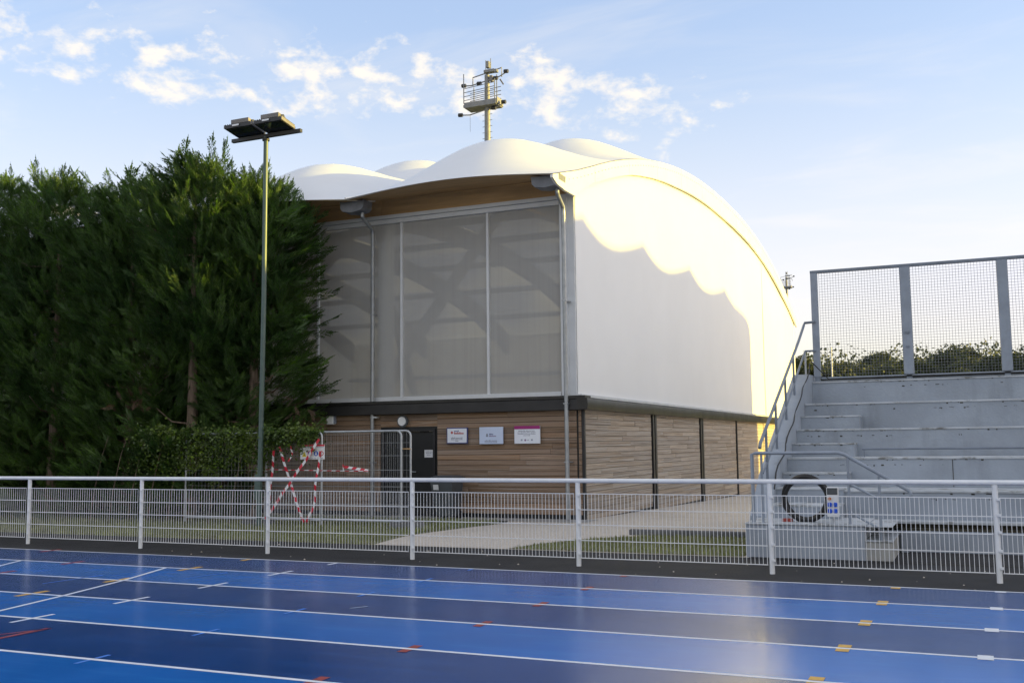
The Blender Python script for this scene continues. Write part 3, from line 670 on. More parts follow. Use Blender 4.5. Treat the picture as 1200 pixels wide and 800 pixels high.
# ------------------------------------------------------------------ white fence along the track
FY = 12.881; PX0 = -14.796
fence = thing('track_fence', 'white tubular fence with welded mesh panels along the blue track', 'fence', (-6, FY, 0))
MB().tube([(-22.4, FY, 1.11), (5.4, FY, 1.11)], .030, 14).build('rail', 'white_paint', fence, smooth=True)
pm = None
for k in range(-3, 9):
    x = PX0+2.5*k
    po = MB().tube([(x, FY, 0), (x, FY, 1.085)], .032, 12).box(x+.01, x+.045, FY-.05, FY-.028, .18, .21).box(x+.01, x+.045, FY-.05, FY-.028, .56, .59).box(x+.01, x+.045, FY-.05, FY-.028, .90, .93) if pm is None else None
    if pm is None:
        pp = MB(); pp.tube([(0, 0, 0), (0, 0, 1.085)], .032, 12)
        for z in (.15, .34, .545, .735, .91): pp.box(.012, .046, -.052, -.028, z, z+.03, .003)
        t_ = pp.build('post', 'white_paint', smooth=True); pm = t_.data; bpy.data.objects.remove(t_)
    o = inst('post', pm, fence, (x, FY, 0))
    MB().disc((x, FY, .0), .05, (0, 0, 1), .012, 12).build('base_plate', 'galv', o) if False else None
t_ = MB().tube([(0, 0, .112), (0, 0, .945)], .0036, 5).build('wire', 'white_plain'); wire_me = t_.data; bpy.data.objects.remove(t_)
t_ = MB().box(-1.21, 1.21, -.0045, .0045, -.005, .005).build('cross_wire', 'white_plain'); cross_me = t_.data; bpy.data.objects.remove(t_)
spans = [PX0+2.5*k+1.25 for k in range(-3, 8)]
budget = 300
for xm in sorted(spans, key=lambda v: abs(v-(-1.0))):
    pnl = inst('mesh_panel', cross_me, fence, (xm, FY-.036, .942))
    for z in (.735, .540, .338, .112): inst('cross_wire', cross_me, pnl, (xm, FY-.036, z))
    xsw = [xm-1.2+.05*i for i in range(49)]
    if budget >= 49 and -18 < xm < 3.5:
        for x in xsw: inst('wire', wire_me, pnl, (x, FY-.0285, 0))
        budget -= 49
    else:
        b = MB()
        for x in xsw: b.tube([(x, FY-.0285, .112), (x, FY-.0285, .945)], .0036, 5)
        b.build('wires', 'white_plain', pnl, kind='stuff', fix=False)

# ------------------------------------------------------------------ temporary site fence with tape, notice and ivy
def site_fence(x0, x1, y, label, wires=True):
    t = thing('site_fence', label, 'fence', ((x0+x1)/2, y, 0), 'temporary mesh fence panels')
    zt, zb, r = 1.88, .14, .1
    pts = [(x0, y, 0.05), (x0, y, zt-r)]+[(x0+r-r*math.cos(a), y, zt-r+r*math.sin(a)) for a in (R(30), R(60), R(90))]
    pts += [(x1-r+r*math.sin(a), y, zt-r+r*math.cos(a)) for a in (0, R(30), R(60), R(90))]+[(x1, y, 0.05)]
    MB().tube(pts, .021, 8).tube([(x0, y, zb), (x1, y, zb)], .019, 8).build('frame', 'galv', t, smooth=True)
    b = MB(); n = int((x1-x0)/.085)
    for i in range(1, n): x = x0+(x1-x0)*i/n; b.tube([(x, y, zb), (x, y, zt)], .0021, 4, caps=False)
    for z in (.45, .8, 1.12, 1.4, 1.65): b.tube([(x0, y, z), (x1, y, z)], .0026, 4, caps=False)
    b.build('mesh_infill', 'galv', t, kind='stuff', fix=False)
    return t
site_fence(-13.30, -10.11, 17.42, 'galvanised site fence panel ending in front of the door, nearest the wall signs')
site_fence(-13.62, -9.97, 17.54, 'galvanised site fence panel just behind another, with its end nearest the bin')
site_fence(-15.3, -11.86, 17.30, 'galvanised site fence panel half buried under the climbing ivy')
tag(MB().box(-10.12, -9.96, 17.44, 17.54, 1.52, 1.54, .003).build('fence_clamp', 'wood_beam'), 'small clamp joining two site fence uprights', 'clamp')
for x, lb in ((-10.02, 'grey concrete foot under the site fence end in front of the door'), (-13.55, 'grey concrete foot under the site fence beside the lamp pole')):
    tag(MB().prism([(x-.33, 0), (x+.33, 0), (x+.27, .14), (x-.27, .14)], lambda p, q_, d: (p, d, q_), 17.32, 17.66).build('concrete_block', 'foot_grey'), lb, 'concrete block', 'concrete fence blocks')
def tape(pts, wd, label, y, n=None):
    """barrier tape: alternating red and white slanted lengths along a polyline in x,z"""
    b = MB(); P = [Vector((p[0], 0, p[1])) for p in pts]
    tot = sum((P[i+1]-P[i]).length for i in range(len(P)-1)); N_ = n or max(3, int(tot/.105)); 
    def at(s):
        for i in range(len(P)-1):
            l = (P[i+1]-P[i]).length
            if s <= l or i == len(P)-2: return P[i].lerp(P[i+1], s/l), (P[i+1]-P[i]).normalized()
            s -= l
    for k in range(N_):
        b.cur = k % 2
        q_ = []
        for s, sd in ((k, -1), (k, 1), (k+1, 1), (k+1, -1)):
            p, d = at(min(tot, max(0, tot*s/N_+sd*.018*(0 < s < N_)))); nrm = Vector((-d.z, 0, d.x)); p = p+nrm*sd*wd/2
            q_.append((p.x, y+.012*math.sin(p.z*9+p.x*5), p.z))
        q2 = [(x_, y_+.0015, z_) for x_, y_, z_ in q_]
        b.add(q_+q2, [(0, 1, 2, 3), (7, 6, 5, 4), (0, 3, 7, 4), (1, 5, 6, 2)])
    return tag(b.build('barrier_tape', ['tape_red', 'tape_white'], fix=False), label, 'tape', 'red and white barrier tape on the site fence')
tape([(-12.98, 1.52), (-13.05, .85), (-13.12, .2)], .055, 'red and white tape hanging near vertical at the left of the crossed tapes', 17.24)
tape([(-12.83, 1.6), (-12.56, .87), (-12.23, .1)], .055, 'red and white tape slanting down right in the crossed pair', 17.22)
tape([(-11.86, 1.74), (-12.1, 1.42), (-12.56, .87), (-13.14, .15)], .055, 'red and white tape slanting from the notice down to the left', 17.20)
tape([(-11.86, 1.5), (-11.97, .88), (-12.01, .4), (-12.19, .1)], .05, 'red and white tape hanging down right of the crossed tapes', 17.25)
tape([(-13.21, 1.14), (-12.4, 1.125), (-11.3, 1.11), (-10.76, 1.11)], .014, 'thin twisted tape stretched level across the fence', 17.26)
tape([(-11.33, 1.24), (-11.32, 1.11)], .02, 'short end of tape standing upright by the drainpipe', 17.26, 2)
tape([(-11.3, 1.19), (-11.0, 1.15), (-10.76, 1.115)], .05, 'short wide strip of tape stretched to the drainpipe side', 17.265, 6)
tape([(-12.59, 1.61), (-12.53, 1.44), (-12.62, 1.3)], .035, 'small curled scrap of tape beside the notice', 17.24, 5)
nb = thing('site_notice', 'white safety notice with red header tied to the site fence', 'notice', (-12.05, 17.26, 1.34))
ny_ = 17.262
MB().box(-12.35, -11.77, ny_, ny_+.006, 1.34, 1.635).build('panel', 'white_plain', nb)
MB().box(-12.345, -11.775, ny_-.002, ny_-.0003, 1.597, 1.633).build('band', 'tape_red', nb)
print_rows(nb, -12.33, -11.79, 1.575, .016, (6, 4, 5, 7), 'print_grey', ny_)
MB().prism([(-12.31, 1.39), (-12.20, 1.39), (-12.255, 1.50)], lambda p, q_, d: (p, d, q_), ny_-.002, ny_-.0003).build('warning_triangle', 'yellow_plastic', nb)
MB().prism([(-12.268, 1.41), (-12.242, 1.41), (-12.255, 1.46)], lambda p, q_, d: (p, d, q_), ny_-.0035, ny_-.0022).build('triangle_mark', 'black_paint', nb)
MB().disc((-12.125, ny_-.0003, 1.455), .052, (0, -1, 0), .0015, 20).build('ban_ring', 'tape_red', nb)
MB().disc((-12.125, ny_-.002, 1.455), .037, (0, -1, 0), .0012, 20).build('ban_disc', 'sym_blue', nb)
MB().disc((-11.975, ny_-.0003, 1.455), .052, (0, -1, 0), .0015, 20).build('order_disc', 'sym_blue', nb)
MB().disc((-11.975, ny_-.002, 1.475), .014, (0, -1, 0), .001, 12).box(-11.995, -11.955, ny_-.003, ny_-.002, 1.425, 1.458).build('order_mark', 'white_plain', nb)
MB().disc((-11.845, ny_-.0003, 1.455), .05, (0, -1, 0), .0015, 20).build('second_ring', 'tape_red', nb)
MB().disc((-11.845, ny_-.002, 1.455), .036, (0, -1, 0), .001, 20).build('second_disc', 'white_plain', nb)
print_rows(nb, -12.33, -11.79, 1.352, .014, (4, 6, 5), 'print_grey', ny_)

# ------------------------------------------------------------------ foliage
def spray_mesh(seed, n_side=10):
    """a flat feathery cypress frond, 1 m long along +x"""
    r = random.Random(seed); V = []; F = []
    def blade(a, b, w0):
        a = np.array(a); b = np.array(b); d = b-a; nrm = np.array([-d[1], d[0], 0.0]); nrm /= (np.linalg.norm(nrm)+1e-9)
        m_ = a+d*.55+np.array([0, 0, r.uniform(-.01, .02)]); i = len(V)
        V.extend([a, m_+nrm*w0, b, m_-nrm*w0]); F.extend([(i, i+1, i+2), (i, i+2, i+3)])
    ax = [np.array([t, .05*math.sin(t*3+seed), .10*t*t]) for t in np.linspace(0, 1, 12)]
    blade(ax[0], ax[6], .012); blade(ax[5], ax[11], .03)
    for k in range(n_side):
        t = .10+.84*k/n_side; p = np.array([t, .05*math.sin(t*3+seed), .10*t*t])
        L_ = (.24*math.sin(math.pi*min(1, t*1.15+.12))**.7+.05)*r.uniform(.75, 1.25)
        for s in (-1, 1):
            an = R(r.uniform(20, 38)); e = p+np.array([math.cos(an)*L_, s*math.sin(an)*L_, r.uniform(-.05, .10)*L_*2])
            blade(p, e, .014)
            for q_ in (.4, .7):
                pp = p+(e-p)*q_; l2 = L_*.45*(1.15-q_)
                for s2 in (-1, 1):
                    a2 = s*an+s2*R(32); blade(pp, pp+np.array([math.cos(a2)*l2, math.sin(a2)*l2, r.uniform(-.02, .03)]), .010)
    return np.array(V, np.float32), np.array(F, np.int32)
SPR = [spray_mesh(s) for s in range(5)]
def rot_frames(d, roll):
    """orthonormal frames with x = d, random roll about it"""
    d = d/np.linalg.norm(d, axis=1, keepdims=True); up = np.tile(np.array([[0, 0, 1.0]]), (len(d), 1))
    y = np.cross(up, d); y /= np.linalg.norm(y, axis=1, keepdims=True)+1e-9; z = np.cross(d, y)
    c, s = np.cos(roll)[:, None], np.sin(roll)[:, None]
    return np.stack([d, c*y+s*z, -s*y+c*z], 2)
def scatter(P, D, S, roll):
    Vs = []; Fs = []; off = 0; idx = rng.integers(0, len(SPR), len(P)); Fm = rot_frames(D, roll)
    for k, (v, f) in enumerate(SPR):
        sel = np.where(idx == k)[0]
        if not len(sel): continue
        W = np.einsum('nij,vj->nvi', Fm[sel], v)*S[sel, None, None]+P[sel, None, :]
        Vs.append(W.reshape(-1, 3)); Fs.append((f[None]+(np.arange(len(sel))*len(v))[:, None, None]+off).reshape(-1, 3)); off += len(sel)*len(v)
    return np.concatenate(Vs), np.concatenate(Fs)
def conifer(x, y, h, rx, ry, label, n=2600, low=0.3, tips=0, bare=None, seed=0):
    t = thing('conifer_tree', label, 'tree', (x, y, 0), 'cypress trees in the row beside the hall')
    rs = np.random.default_rng(seed)
    MB().tube([(x, y, 0), (x+.03, y, 2.2), (x-.02, y+.03, 4.5), (x, y, h*.93)], .17, 10, r1=.03).build('trunk', 'bark', t, smooth=True)
    lim = MB()
    for k in range(14):
        a = rs.uniform(0, 2*np.pi); z = rs.uniform(1.6, h*.8); l = rs.uniform(.6, 1.0)
        lim.tube([(x, y, z), (x+math.cos(a)*rx*.5*l, y+math.sin(a)*ry*.5*l, z+.05), (x+math.cos(a)*rx*.9*l, y+math.sin(a)*ry*.9*l, z+.35)], .03, 5, r1=.008)
    lim.build('limbs', 'bark', t, kind='stuff')
    n = int(n*1.4); z = rs.uniform(0, 1, n)**.82*(h-low)+low; a = rs.uniform(0, 2*np.pi, n)
    q_ = (z-low)/(h-low)
    env = np.clip((1-q_)*9.0, 0, 1)**.5*(.86+.14*np.sin(a*3+z*1.7+seed)+.10*np.sin(z*3.7+a*2+seed*2))
    rad = env*np.sqrt(rs.uniform(.30, 1.0, n))
    P = np.stack([x+np.cos(a)*rad*rx, y+np.sin(a)*rad*ry, z-.18], 1)
    out = np.stack([np.cos(a)*.9+rs.normal(0, .30, n), np.sin(a)*.9+rs.normal(0, .30, n), .25+.35*rs.random(n)+q_*.5], 1)
    out[:, 0] += np.where(np.sin(a) < 0, -.30, 0)
    S = rs.uniform(.44, .78, n)*(1-.2*q_)
    k5 = 5                                                  # each tip carries a fan of five fronds stepping back along it
    dirn = out/np.linalg.norm(out, axis=1, keepdims=True)
    st_ = np.tile(np.arange(k5), n); P = np.repeat(P, k5, 0)-np.repeat(dirn, k5, 0)*(st_*.10)[:, None]+rs.normal(0, .05, (n*k5, 3))
    out = np.repeat(dirn, k5, 0)+rs.normal(0, .22, (n*k5, 3)); S = np.repeat(S, k5)*(1-.13*st_)*rs.uniform(.8, 1.1, n*k5); z = np.repeat(z, k5)
    if bare is not None:                                    # a gap low in the crown where the stem shows
        bx, bz, bw, bh = bare
        keep = ~((np.abs(P[:, 0]-bx) < bw) & (np.abs(z-bz) < bh) & (P[:, 1] < y+.1)); P, out, S, z = P[keep], out[keep], S[keep], z[keep]
    # wispy leaders at the top
    m = 34
    a2 = rs.uniform(0, 2*np.pi, m); P2 = np.stack([x+np.cos(a2)*rx*.55*rs.random(m), y+np.sin(a2)*ry*.5*rs.random(m), h-.35+rs.random(m)*.30], 1)
    o2 = np.stack([rs.normal(-.6, .6, m), rs.normal(0, .4, m), rs.uniform(.35, .9, m)], 1)
    P = np.concatenate([P, P2]); out = np.concatenate([out, o2]); S = np.concatenate([S, rs.uniform(.45, .85, m)])
    if tips:                                                # long level shoots on the side facing the hall
        z3 = rs.uniform(2.6, h*.86, tips); P3 = np.stack([x+rx*(.62+.25*rs.random(tips)), y+rs.uniform(-.8, .6, tips)*ry, z3], 1)
        o3 = np.stack([np.ones(tips), rs.normal(0, .3, tips), rs.uniform(-.05, .4, tips)], 1)
        P = np.concatenate([P, P3]); out = np.concatenate([out, o3]); S = np.concatenate([S, rs.uniform(.5, .95, tips)])
    V, F = scatter(P, out, S, rs.normal(0, .7, len(P)))
    tri_mesh('crown', V, F, 'cypress', t)
    return t
TREES = [(-14.95, 19.05, 7.75, 1.45, 1.1, 'dark green cypress at the right end of the row, shoots reaching over the grey screen', 900, 2.0, 130, (-14.5, 2.9, .8, .75), 1),
         (-16.2, 18.45, 8.2, 1.75, 1.35, 'tallest cypress with sunlit yellow-green top and pale stem showing low down', 1150, .3, 0, (-15.8, 2.95, .9, .8), 2),
         (-18.2, 18.6, 7.95, 2.1, 1.5, 'cypress with a level dark top just left of the tallest one', 1200, .2, 0, None, 3),
         (-20.4, 18.4, 8.2, 2.15, 1.55, 'cypress in the middle of the dark row, third from the left end in view', 1150, .2, 0, None, 4),
         (-22.6, 18.2, 8.4, 2.15, 1.55, 'cypress behind the fence near the left edge, second from the left', 1100, .2, 0, None, 5),
         (-24.8, 18.0, 8.5, 2.15, 1.55, 'leftmost cypress cut by the edge of the view', 800, .2, 0, None, 6),
         (-27.0, 17.9, 8.2, 2.15, 1.55, 'cypress continuing the row past the left edge', 350, .2, 0, None, 7)]
for x, y, h, rx, ry, lb, n_, lo, tp, br, sd in TREES: conifer(x, y, h, rx, ry, lb, n_, lo, tp, br, sd)
# climbing ivy on the site fence
iv = thing('ivy', 'bushy green climber hanging over the site fence below the trees', 'climbing plant', (-14.5, 17.3, 0))
def leaf_cloud(P, size, tilt=1.0):
    n = len(P); a = rng.normal(0, 1, (n, 3)); a /= np.linalg.norm(a, axis=1, keepdims=True); b = np.cross(a, rng.normal(0, 1, (n, 3))); b /= np.linalg.norm(b, axis=1, keepdims=True)
    s = rng.uniform(.6, 1.3, n)[:, None]*size
    V = np.stack([P-a*s, P+b*s*.62, P+a*s, P-b*s*.62], 1).reshape(-1, 3); i = np.arange(n)[:, None]*4
    return V, np.concatenate([i+np.array([[0, 1, 2]]), i+np.array([[0, 2, 3]])], 1).reshape(-1, 3)
pts = []
while len(pts) < 9000:
    x = random.uniform(-16.9, -11.9)
    top = np.interp(x, [-18.6, -17, -15.6, -14.5, -12.2, -11.9], [1.9, 2.15, 2.0, 1.96, 1.95, 1.93])+.05*math.sin(x*7)
    bot = np.interp(x, [-18.6, -16.5, -15.3, -14.6, -13.6, -12.9, -12.2, -11.9], [1.0, 1.0, 1.05, 1.05, 1.28, 1.45, 1.72, 1.88])+.16*math.sin(x*5.3)+.08*math.sin(x*13)
    z = top-(top-bot)*random.random()**1.5
    if x < -15.4 and random.random() > (x+16.9)/1.5: continue
    if random.random() < .18: z -= random.random()*.35
    if random.random() < .06: z += random.random()*.16
    pts.append((x, 17.28+random.gauss(0, .16), z))
V, F = leaf_cloud(np.array(pts), .036); tri_mesh('leaves', V, F, 'ivy', iv, kind='stuff')
st = MB()
for k in range(9):
    x = -18+k*.55; st.tube([(x, 17.3, 0), (x+.1, 17.32, .7), (x+.3, 17.3, 1.4), (x+.5, 17.28, 1.85)], .014, 5, r1=.006)
st.build('stems', 'bark', iv, kind='stuff')
# dead brown sprays caught in the row
P = np.array([(-16.9+random.gauss(0, .35), 17.35+random.gauss(0, .1), 2.7+random.gauss(0, .2)) for _ in range(26)]+[(-12.9+random.gauss(0, .15), 17.9+random.gauss(0, .1), 2.35+random.gauss(0, .2)) for _ in range(18)])
V, F = scatter(P, rng.normal(0, 1, (len(P), 3))+np.array([0, -.5, -.6]), rng.uniform(.2, .4, len(P)), rng.normal(0, 1, len(P)))
o = tri_mesh('dead_twigs', V, F, 'dead_spray', kind='stuff'); tag(o, 'brown dead twigs hanging low in the cypress row', 'twigs')

# ------------------------------------------------------------------ floodlight on its green pole
fl = thing('floodlight_pole', 'green floodlight pole with two black lamps in front of the trees', 'floodlight', (-13.12, 16.95, 0))
PXf, PYf = -13.06, 16.95
MB().tube([(PXf-.04, PYf, 0), (PXf-.04, PYf, .9), (PXf, PYf, 4.5), (PXf, PYf, 7.98)], .052, 14, r1=.048).build('pole', 'green_paint', fl, smooth=True)
MB().box(PXf-.11, PXf+.03, PYf-.085, PYf-.07, .55, 1.05).build('access_door', 'green_paint', fl)
MB().disc((PXf, PYf, 7.90), .075, (0, 0, 1), .05, 14).build('collar', 'lamp_black', fl)
MB().bar((PXf-.86, PYf, 8.00), (PXf+.88, PYf, 8.00), .08, .07).build('crossbar', 'lamp_black', fl)
for xc in (PXf-.38, PXf+.37):
    L1 = MB(); tl = R(9)
    def tp(u, v, w_): return (xc+u, PYf+.05-v*math.cos(tl)-w_*math.sin(tl)*-1*0, 8.045+v*math.sin(tl)+w_)
    c8 = lambda u0, u1, v0, v1, w0, w1: ([tp(u, v, w_) for w_ in (w0, w1) for v in (v0, v1) for u in (u0, u1)], [(0, 2, 3, 1), (4, 5, 7, 6), (0, 1, 5, 4), (2, 6, 7, 3), (0, 4, 6, 2), (1, 3, 7, 5)])
    L1.add(*c8(-.33, .33, 0, .50, 0, .07))
    lamp = L1.build('floodlight', 'lamp_black', fl)
    MB().add(*c8(-.29, .29, .06, .46, -.006, -.0005)).build('lens', 'lamp_glass', lamp)
    fb = MB()
    for k in range(13): u = -.33+.055*k; fb.add(*c8(u-.006, u+.006, .03, .48, .07, .10))
    fb.build('cooling_fins', 'lamp_black', lamp, kind='stuff')
    MB().add(*c8(-.20, .24, .22, .46, .101, .19)).build('driver_box', 'lamp_body', lamp)
    MB().disc((xc+.242, PYf-.28, 8.05+.34*math.sin(tl)+.15), .04, (1, 0, 0), .03, 14).build('gland', 'lamp_black', lamp)
    MB().add(*c8(.332, .35, .05, .5, .01, .08)).add(*c8(-.35, -.332, .05, .5, .01, .08)).build('side_arm', 'lamp_body', lamp)
    MB().add(*c8(-.12, .05, .521, .526, .02, .055)).build('rating_label', 'white_plain', lamp)

# ------------------------------------------------------------------ stadium masts
def mast(label, loc, h):
    t = thing('light_mast', label, 'mast', loc, 'stadium light masts')
    x0, y0, z0 = loc
    Q = lambda u, v: (x0+(u-530)*.0086, v)                    # panel units measured on the photograph
    Z = lambda v: z0+h-(v-60)*.0086
    MB().tube([(x0, y0, z0), (x0, y0, Z(190))], .42, 14, r1=.17).build('pole', 'mast_paint', t, smooth=True)
    X = lambda u: x0+(u-530)*.0086
    MB().box(X(360), X(632), y0-.55, y0+.55, Z(448), Z(405), .02).build('platform', 'mast_paint', t)
    MB().box(X(632), X(640), y0-.5, y0+.5, Z(440), Z(392)).box(X(352), X(360), y0-.5, y0+.5, Z(440), Z(420)).build('toe_board', 'mast_paint', t)
    gr = MB()
    for u in (357, 388, 585, 620): gr.tube([(X(u), y0-.5 if u in (357, 620) else y0+.5, Z(410)), (X(u), y0-.5 if u in (357, 620) else y0+.5, Z(175 if u in (357, 585) else 250))], .032, 6)
    for v in (285, 317, 348, 380):
        for yo in (-.5, .5): gr.tube([(X(355), y0+yo, Z(v+8)), (X(622), y0+yo, Z(v-10))], .024, 6)
    gr.build('guard_rail', 'mast_paint', t)
    for pts, lamps in (([(285, 478), (385, 490), (530, 466), (600, 460), (650, 447), (680, 428)], ((305, 478), (592, 461), (675, 426))),
                       ([(318, 250), (400, 258), (530, 240), (640, 222), (690, 200), (712, 190)], ((335, 248), (468, 250), (608, 228), (697, 188)))):
        am = MB().tube([(X(u), y0-.1, Z(v)) for u, v in pts], .04, 6).build('lamp_arm', 'mast_paint', t)
        for u, v in lamps:
            MB().disc((X(u)-.14, y0-.1, Z(v)), .13, (1, 0, -.1), .28, 10).build('lamp_head', 'lamp_black', am)
    MB().tube([(X(408), y0, Z(258)), (X(408), y0, Z(192)), (X(530), y0, Z(172)), (X(655), y0, Z(150)), (X(655), y0, Z(222))], .04, 6).build('top_frame', 'mast_paint', t)
    MB().box(X(512), X(600), y0-.2, y0+.2, Z(175), Z(155)).box(X(527), X(552), y0-.15, y0+.15, Z(135), Z(85)).tube([(X(520), y0, Z(160)), (X(520), y0, Z(72))], .025, 6).tube([(X(562), y0, Z(160)), (X(562), y0, Z(62))], .025, 6).box(X(600), X(622), y0-.2, y0+.1, Z(182), Z(160)).build('antenna', 'mast_paint', t)
    MB().box(X(560), X(582), y0-.2, y0+.1, Z(250), Z(205)).tube([(X(640), y0, Z(240)), (X(668), y0, Z(285))], .05, 6).build('camera_box', 'lamp_body', t)
    pg = MB()
    for k in range(34):
        z = Z(505)-k*.40; pg.tube([(x0-.36, y0, z), (x0+.36, y0, z+.02)], .018, 5)
    pg.build('step_pegs', 'mast_paint', t, kind='stuff')
    MB().tube([(X(382), y0, Z(490)), (X(382), y0, Z(620))], .01, 4).build('cable', 'rubber', t)
    return t
m1 = mast('tall light mast with lamp platform rising behind the hall roof', (-28.26, 60, gz(60)-1.0), 26.66+1.0-gz(60)+.45)
m2 = copy_tree(m1); m2.location = (-30.3, 195, 5.0); m2.scale = (.98, .98, .98); m2['label'] = 'distant light mast just showing past the right edge of the gable'

# ------------------------------------------------------------------ grandstand
XS = -2.8; XE = 60.0
stand = thing('grandstand', 'grey concrete grandstand with stained terraces and a stair on its left', 'grandstand', (10, 18, 0))
def spart(name, mb, m, parent=stand, **k): return mb.build(name, m, parent, **k)
tiers = [(15.95, .31), (16.3, .86), (17.4, 1.33), (18.5, 1.80), (19.6, 2.28), (20.7, 2.74)]
spart('front_wall', MB().box(-1.3, XE, 15.95, 16.35, -.3, .30, .01), 'concrete')
spart('footing_ledge', MB().box(-1.0, XE, 16.0, 16.35, .303, .335), 'moss')
spart('bench_ledge', MB().box(-1.6, XE, 15.98, 16.30, .40, .44, .006), 'concrete_edge')
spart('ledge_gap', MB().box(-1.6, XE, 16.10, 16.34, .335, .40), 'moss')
for i in range(1, 6):
    y, z = tiers[i]; yb = tiers[i+1][0]+.05 if i < 5 else 21.3
    t_ = spart('terrace', MB().box(XS+.002, XE, y, yb, -.3 if i == 1 else tiers[i-1][1]-.12, z-.035), 'concrete')
    spart('nosing', MB().box(XS+.002, XE, y-.018, yb-.055 if i < 5 else 21.3, z-.034, z, .006), 'concrete_edge', t_)
    # streaks of lichen below the nosing
    lm = MB(); x = XS+.1
    while x < 3.0:
        c_ = .5+.5*math.sin(x*2.1+i*2)+.4*math.sin(x*5.7+i)
        if random.random() < .12+.42*c_:
            w_ = random.uniform(.008, .05); hh = random.choice((.006, .01, .012, .022)); zt = z-.036-random.choice((0, 0, .078, .085)); lm.box(x, x+w_, y-.0035, y-.0005, zt-hh, zt)
        x += random.uniform(.015, .09)
    spart('lichen', lm, 'moss', t_, kind='stuff')
# stair: a half step between the terraces
for (y, z) in ((16.9, 1.10), (17.96, 1.56), (19.08, 2.04)):
    s_ = spart('stair_step', MB().box(XS+.002, -1.80, y, y+.62, z-.26, z-.03), 'concrete')
    spart('nosing', MB().box(XS+.002, -1.795, y-.012, y+.62, z-.029, z, .005), 'concrete_edge', s_)
    lm = MB()
    for k in range(5): x = random.uniform(XS+.05, -1.95); lm.box(x, x+random.uniform(.01, .05), y-.0035, y-.0005, z-.031-random.uniform(.006, .016), z-.031)
    spart('lichen', lm, 'moss', s_, kind='stuff')
# stringer wall beside the stair
sp = [(15.6, .45), (15.6, .50), (16.4, 1.08), (20.2, 2.86), (20.9, 2.88), (20.9, -.3), (15.6, -.3)]
spart('stringer', MB().prism([(y, z) for y, z in sp], lambda p, q_, d: (d, p, q_), XS-.28, XS), 'concrete')
spart('end_wall', MB().box(XS-.28, XS, 20.903, 21.3, -.3, 2.88), 'concrete')
spart('back_wall', MB().box(XS-.28, XE, 21.303, 21.5, -.5, 2.80, .01), 'concrete')
spart('top_board', MB().box(XS+.1, XE, 21.0, 21.04, 2.78, 2.80).box(XS+.0, XE, 21.1, 21.24, 2.742, 2.772), 'moss')
# landing and its steps
spart('landing', MB().box(-2.95, -1.37, 14.6, 15.95, -.1, .45, .012), 'concrete')
spart('landing_top', MB().box(-2.96, -1.36, 14.59, 15.95, .452, .475, .006), 'concrete_edge')
ls = spart('landing_step', MB().box(-1.368, -1.03, 14.62, 15.94, -.1, .25, .012), 'concrete_bare')
spart('nosing', MB().box(-1.60, -1.02, 14.60, 15.94, .452, .454).box(-1.368, -1.02, 14.61, 15.94, .253, .275, .005), 'concrete_edge', ls)
for (y, z) in ((15.6, .67), (16.25, .885)):
    s_ = spart('stair_step', MB().box(XS+.002, -1.80, y, y+.66, z-.22, z-.03), 'concrete'); spart('nosing', MB().box(XS+.002, -1.795, y-.012, y+.66, z-.029, z, .005), 'concrete_edge', s_)
spart('stand_post', MB().box(-1.0, -.9, 15.86, 15.945, .0, .3), 'concrete')
# bar above a terrace, unseen roof and wall added far along to shade the track
spart('terrace_rail', MB().tube([(-1.63, 17.55, 1.46), (6, 17.55, 1.46)], .017, 8).tube([(-1.6, 17.55, 1.33), (-1.6, 17.55, 1.46)], .012, 6).tube([(1.6, 17.55, 1.33), (1.6, 17.55, 1.46)], .012, 6), 'grey_steel')
spart('joint_line', MB().box(-.30, -.29, 17.395, 17.399, .87, 1.29).box(1.9, 1.91, 17.395, 17.399, .87, 1.29), 'moss')
spart('shade_roof', MB().add([(x, y, z) for x in (11, XE) for y, z in ((15.5, 8.4), (21.6, 7.8), (21.6, 8.0), (15.5, 8.6))], [(0, 1, 2, 3), (7, 6, 5, 4), (0, 4, 5, 1), (1, 5, 6, 2), (2, 6, 7, 3), (3, 7, 4, 0)]), 'grey_paint')
spart('shade_wall', MB().box(11, XE, 21.45, 21.6, 2.8, 7.8), 'grey_paint')
for x in (11.2, 20, 29, 38, 47, 56): spart('shade_column', MB().box(x-.12, x+.12, 21.2, 21.44, 2.78, 7.8), 'grey_paint')
# stair handrail
hr = thing('stair_handrail', 'sloping grey steel handrail with midrail on the grandstand stair wall', 'handrail', (-2.95, 18.5, 1.5))
xr = -2.93
MB().tube([(-2.72, 20.86, 3.93), (xr, 20.95, 3.93), (xr, 20.80, 3.86), (xr, 20.03, 3.48), (xr, 15.80, 1.57), (xr, 15.74, 1.50)], .026, 10).build('top_rail', 'grey_steel', hr, smooth=True)
MB().tube([(-2.72, 20.86, 3.36), (xr, 20.86, 3.36), (xr, 20.72, 3.30), (xr, 16.3, 1.27), (xr, 15.9, 1.12)], .02, 10).build('midrail', 'grey_steel', hr, smooth=True)
for y in (16.3, 17.25, 18.3, 19.3):
    zt = 1.57+(y-15.8)*(3.48-1.57)/(20.03-15.80); zb = 1.08+(y-16.4)*(2.86-1.08)/3.8
    MB().tube([(xr, y, zb-.03), (xr, y, zt)], .021, 8).build('post', 'grey_steel', hr)
MB().tube([(xr, 20.86, 2.86), (xr, 20.86, 3.36)], .02, 8).build('post', 'galv', hr)
cb = tag(MB().tube([(-2.80+.02*math.sin(y*6), y, 1.10+(y-16.4)*.468+.03*math.sin(y*5)) for y in [16.0+.2*i for i in range(25)]]+[(-2.5, 20.8, 2.79), (-1.0, 20.85, 2.80), (.6, 20.85, 2.80), (2, 20.85, 2.79)], .012, 6).build('cable', 'rubber'),
         'black cable running up the stair wall and along the terrace top', 'cable')
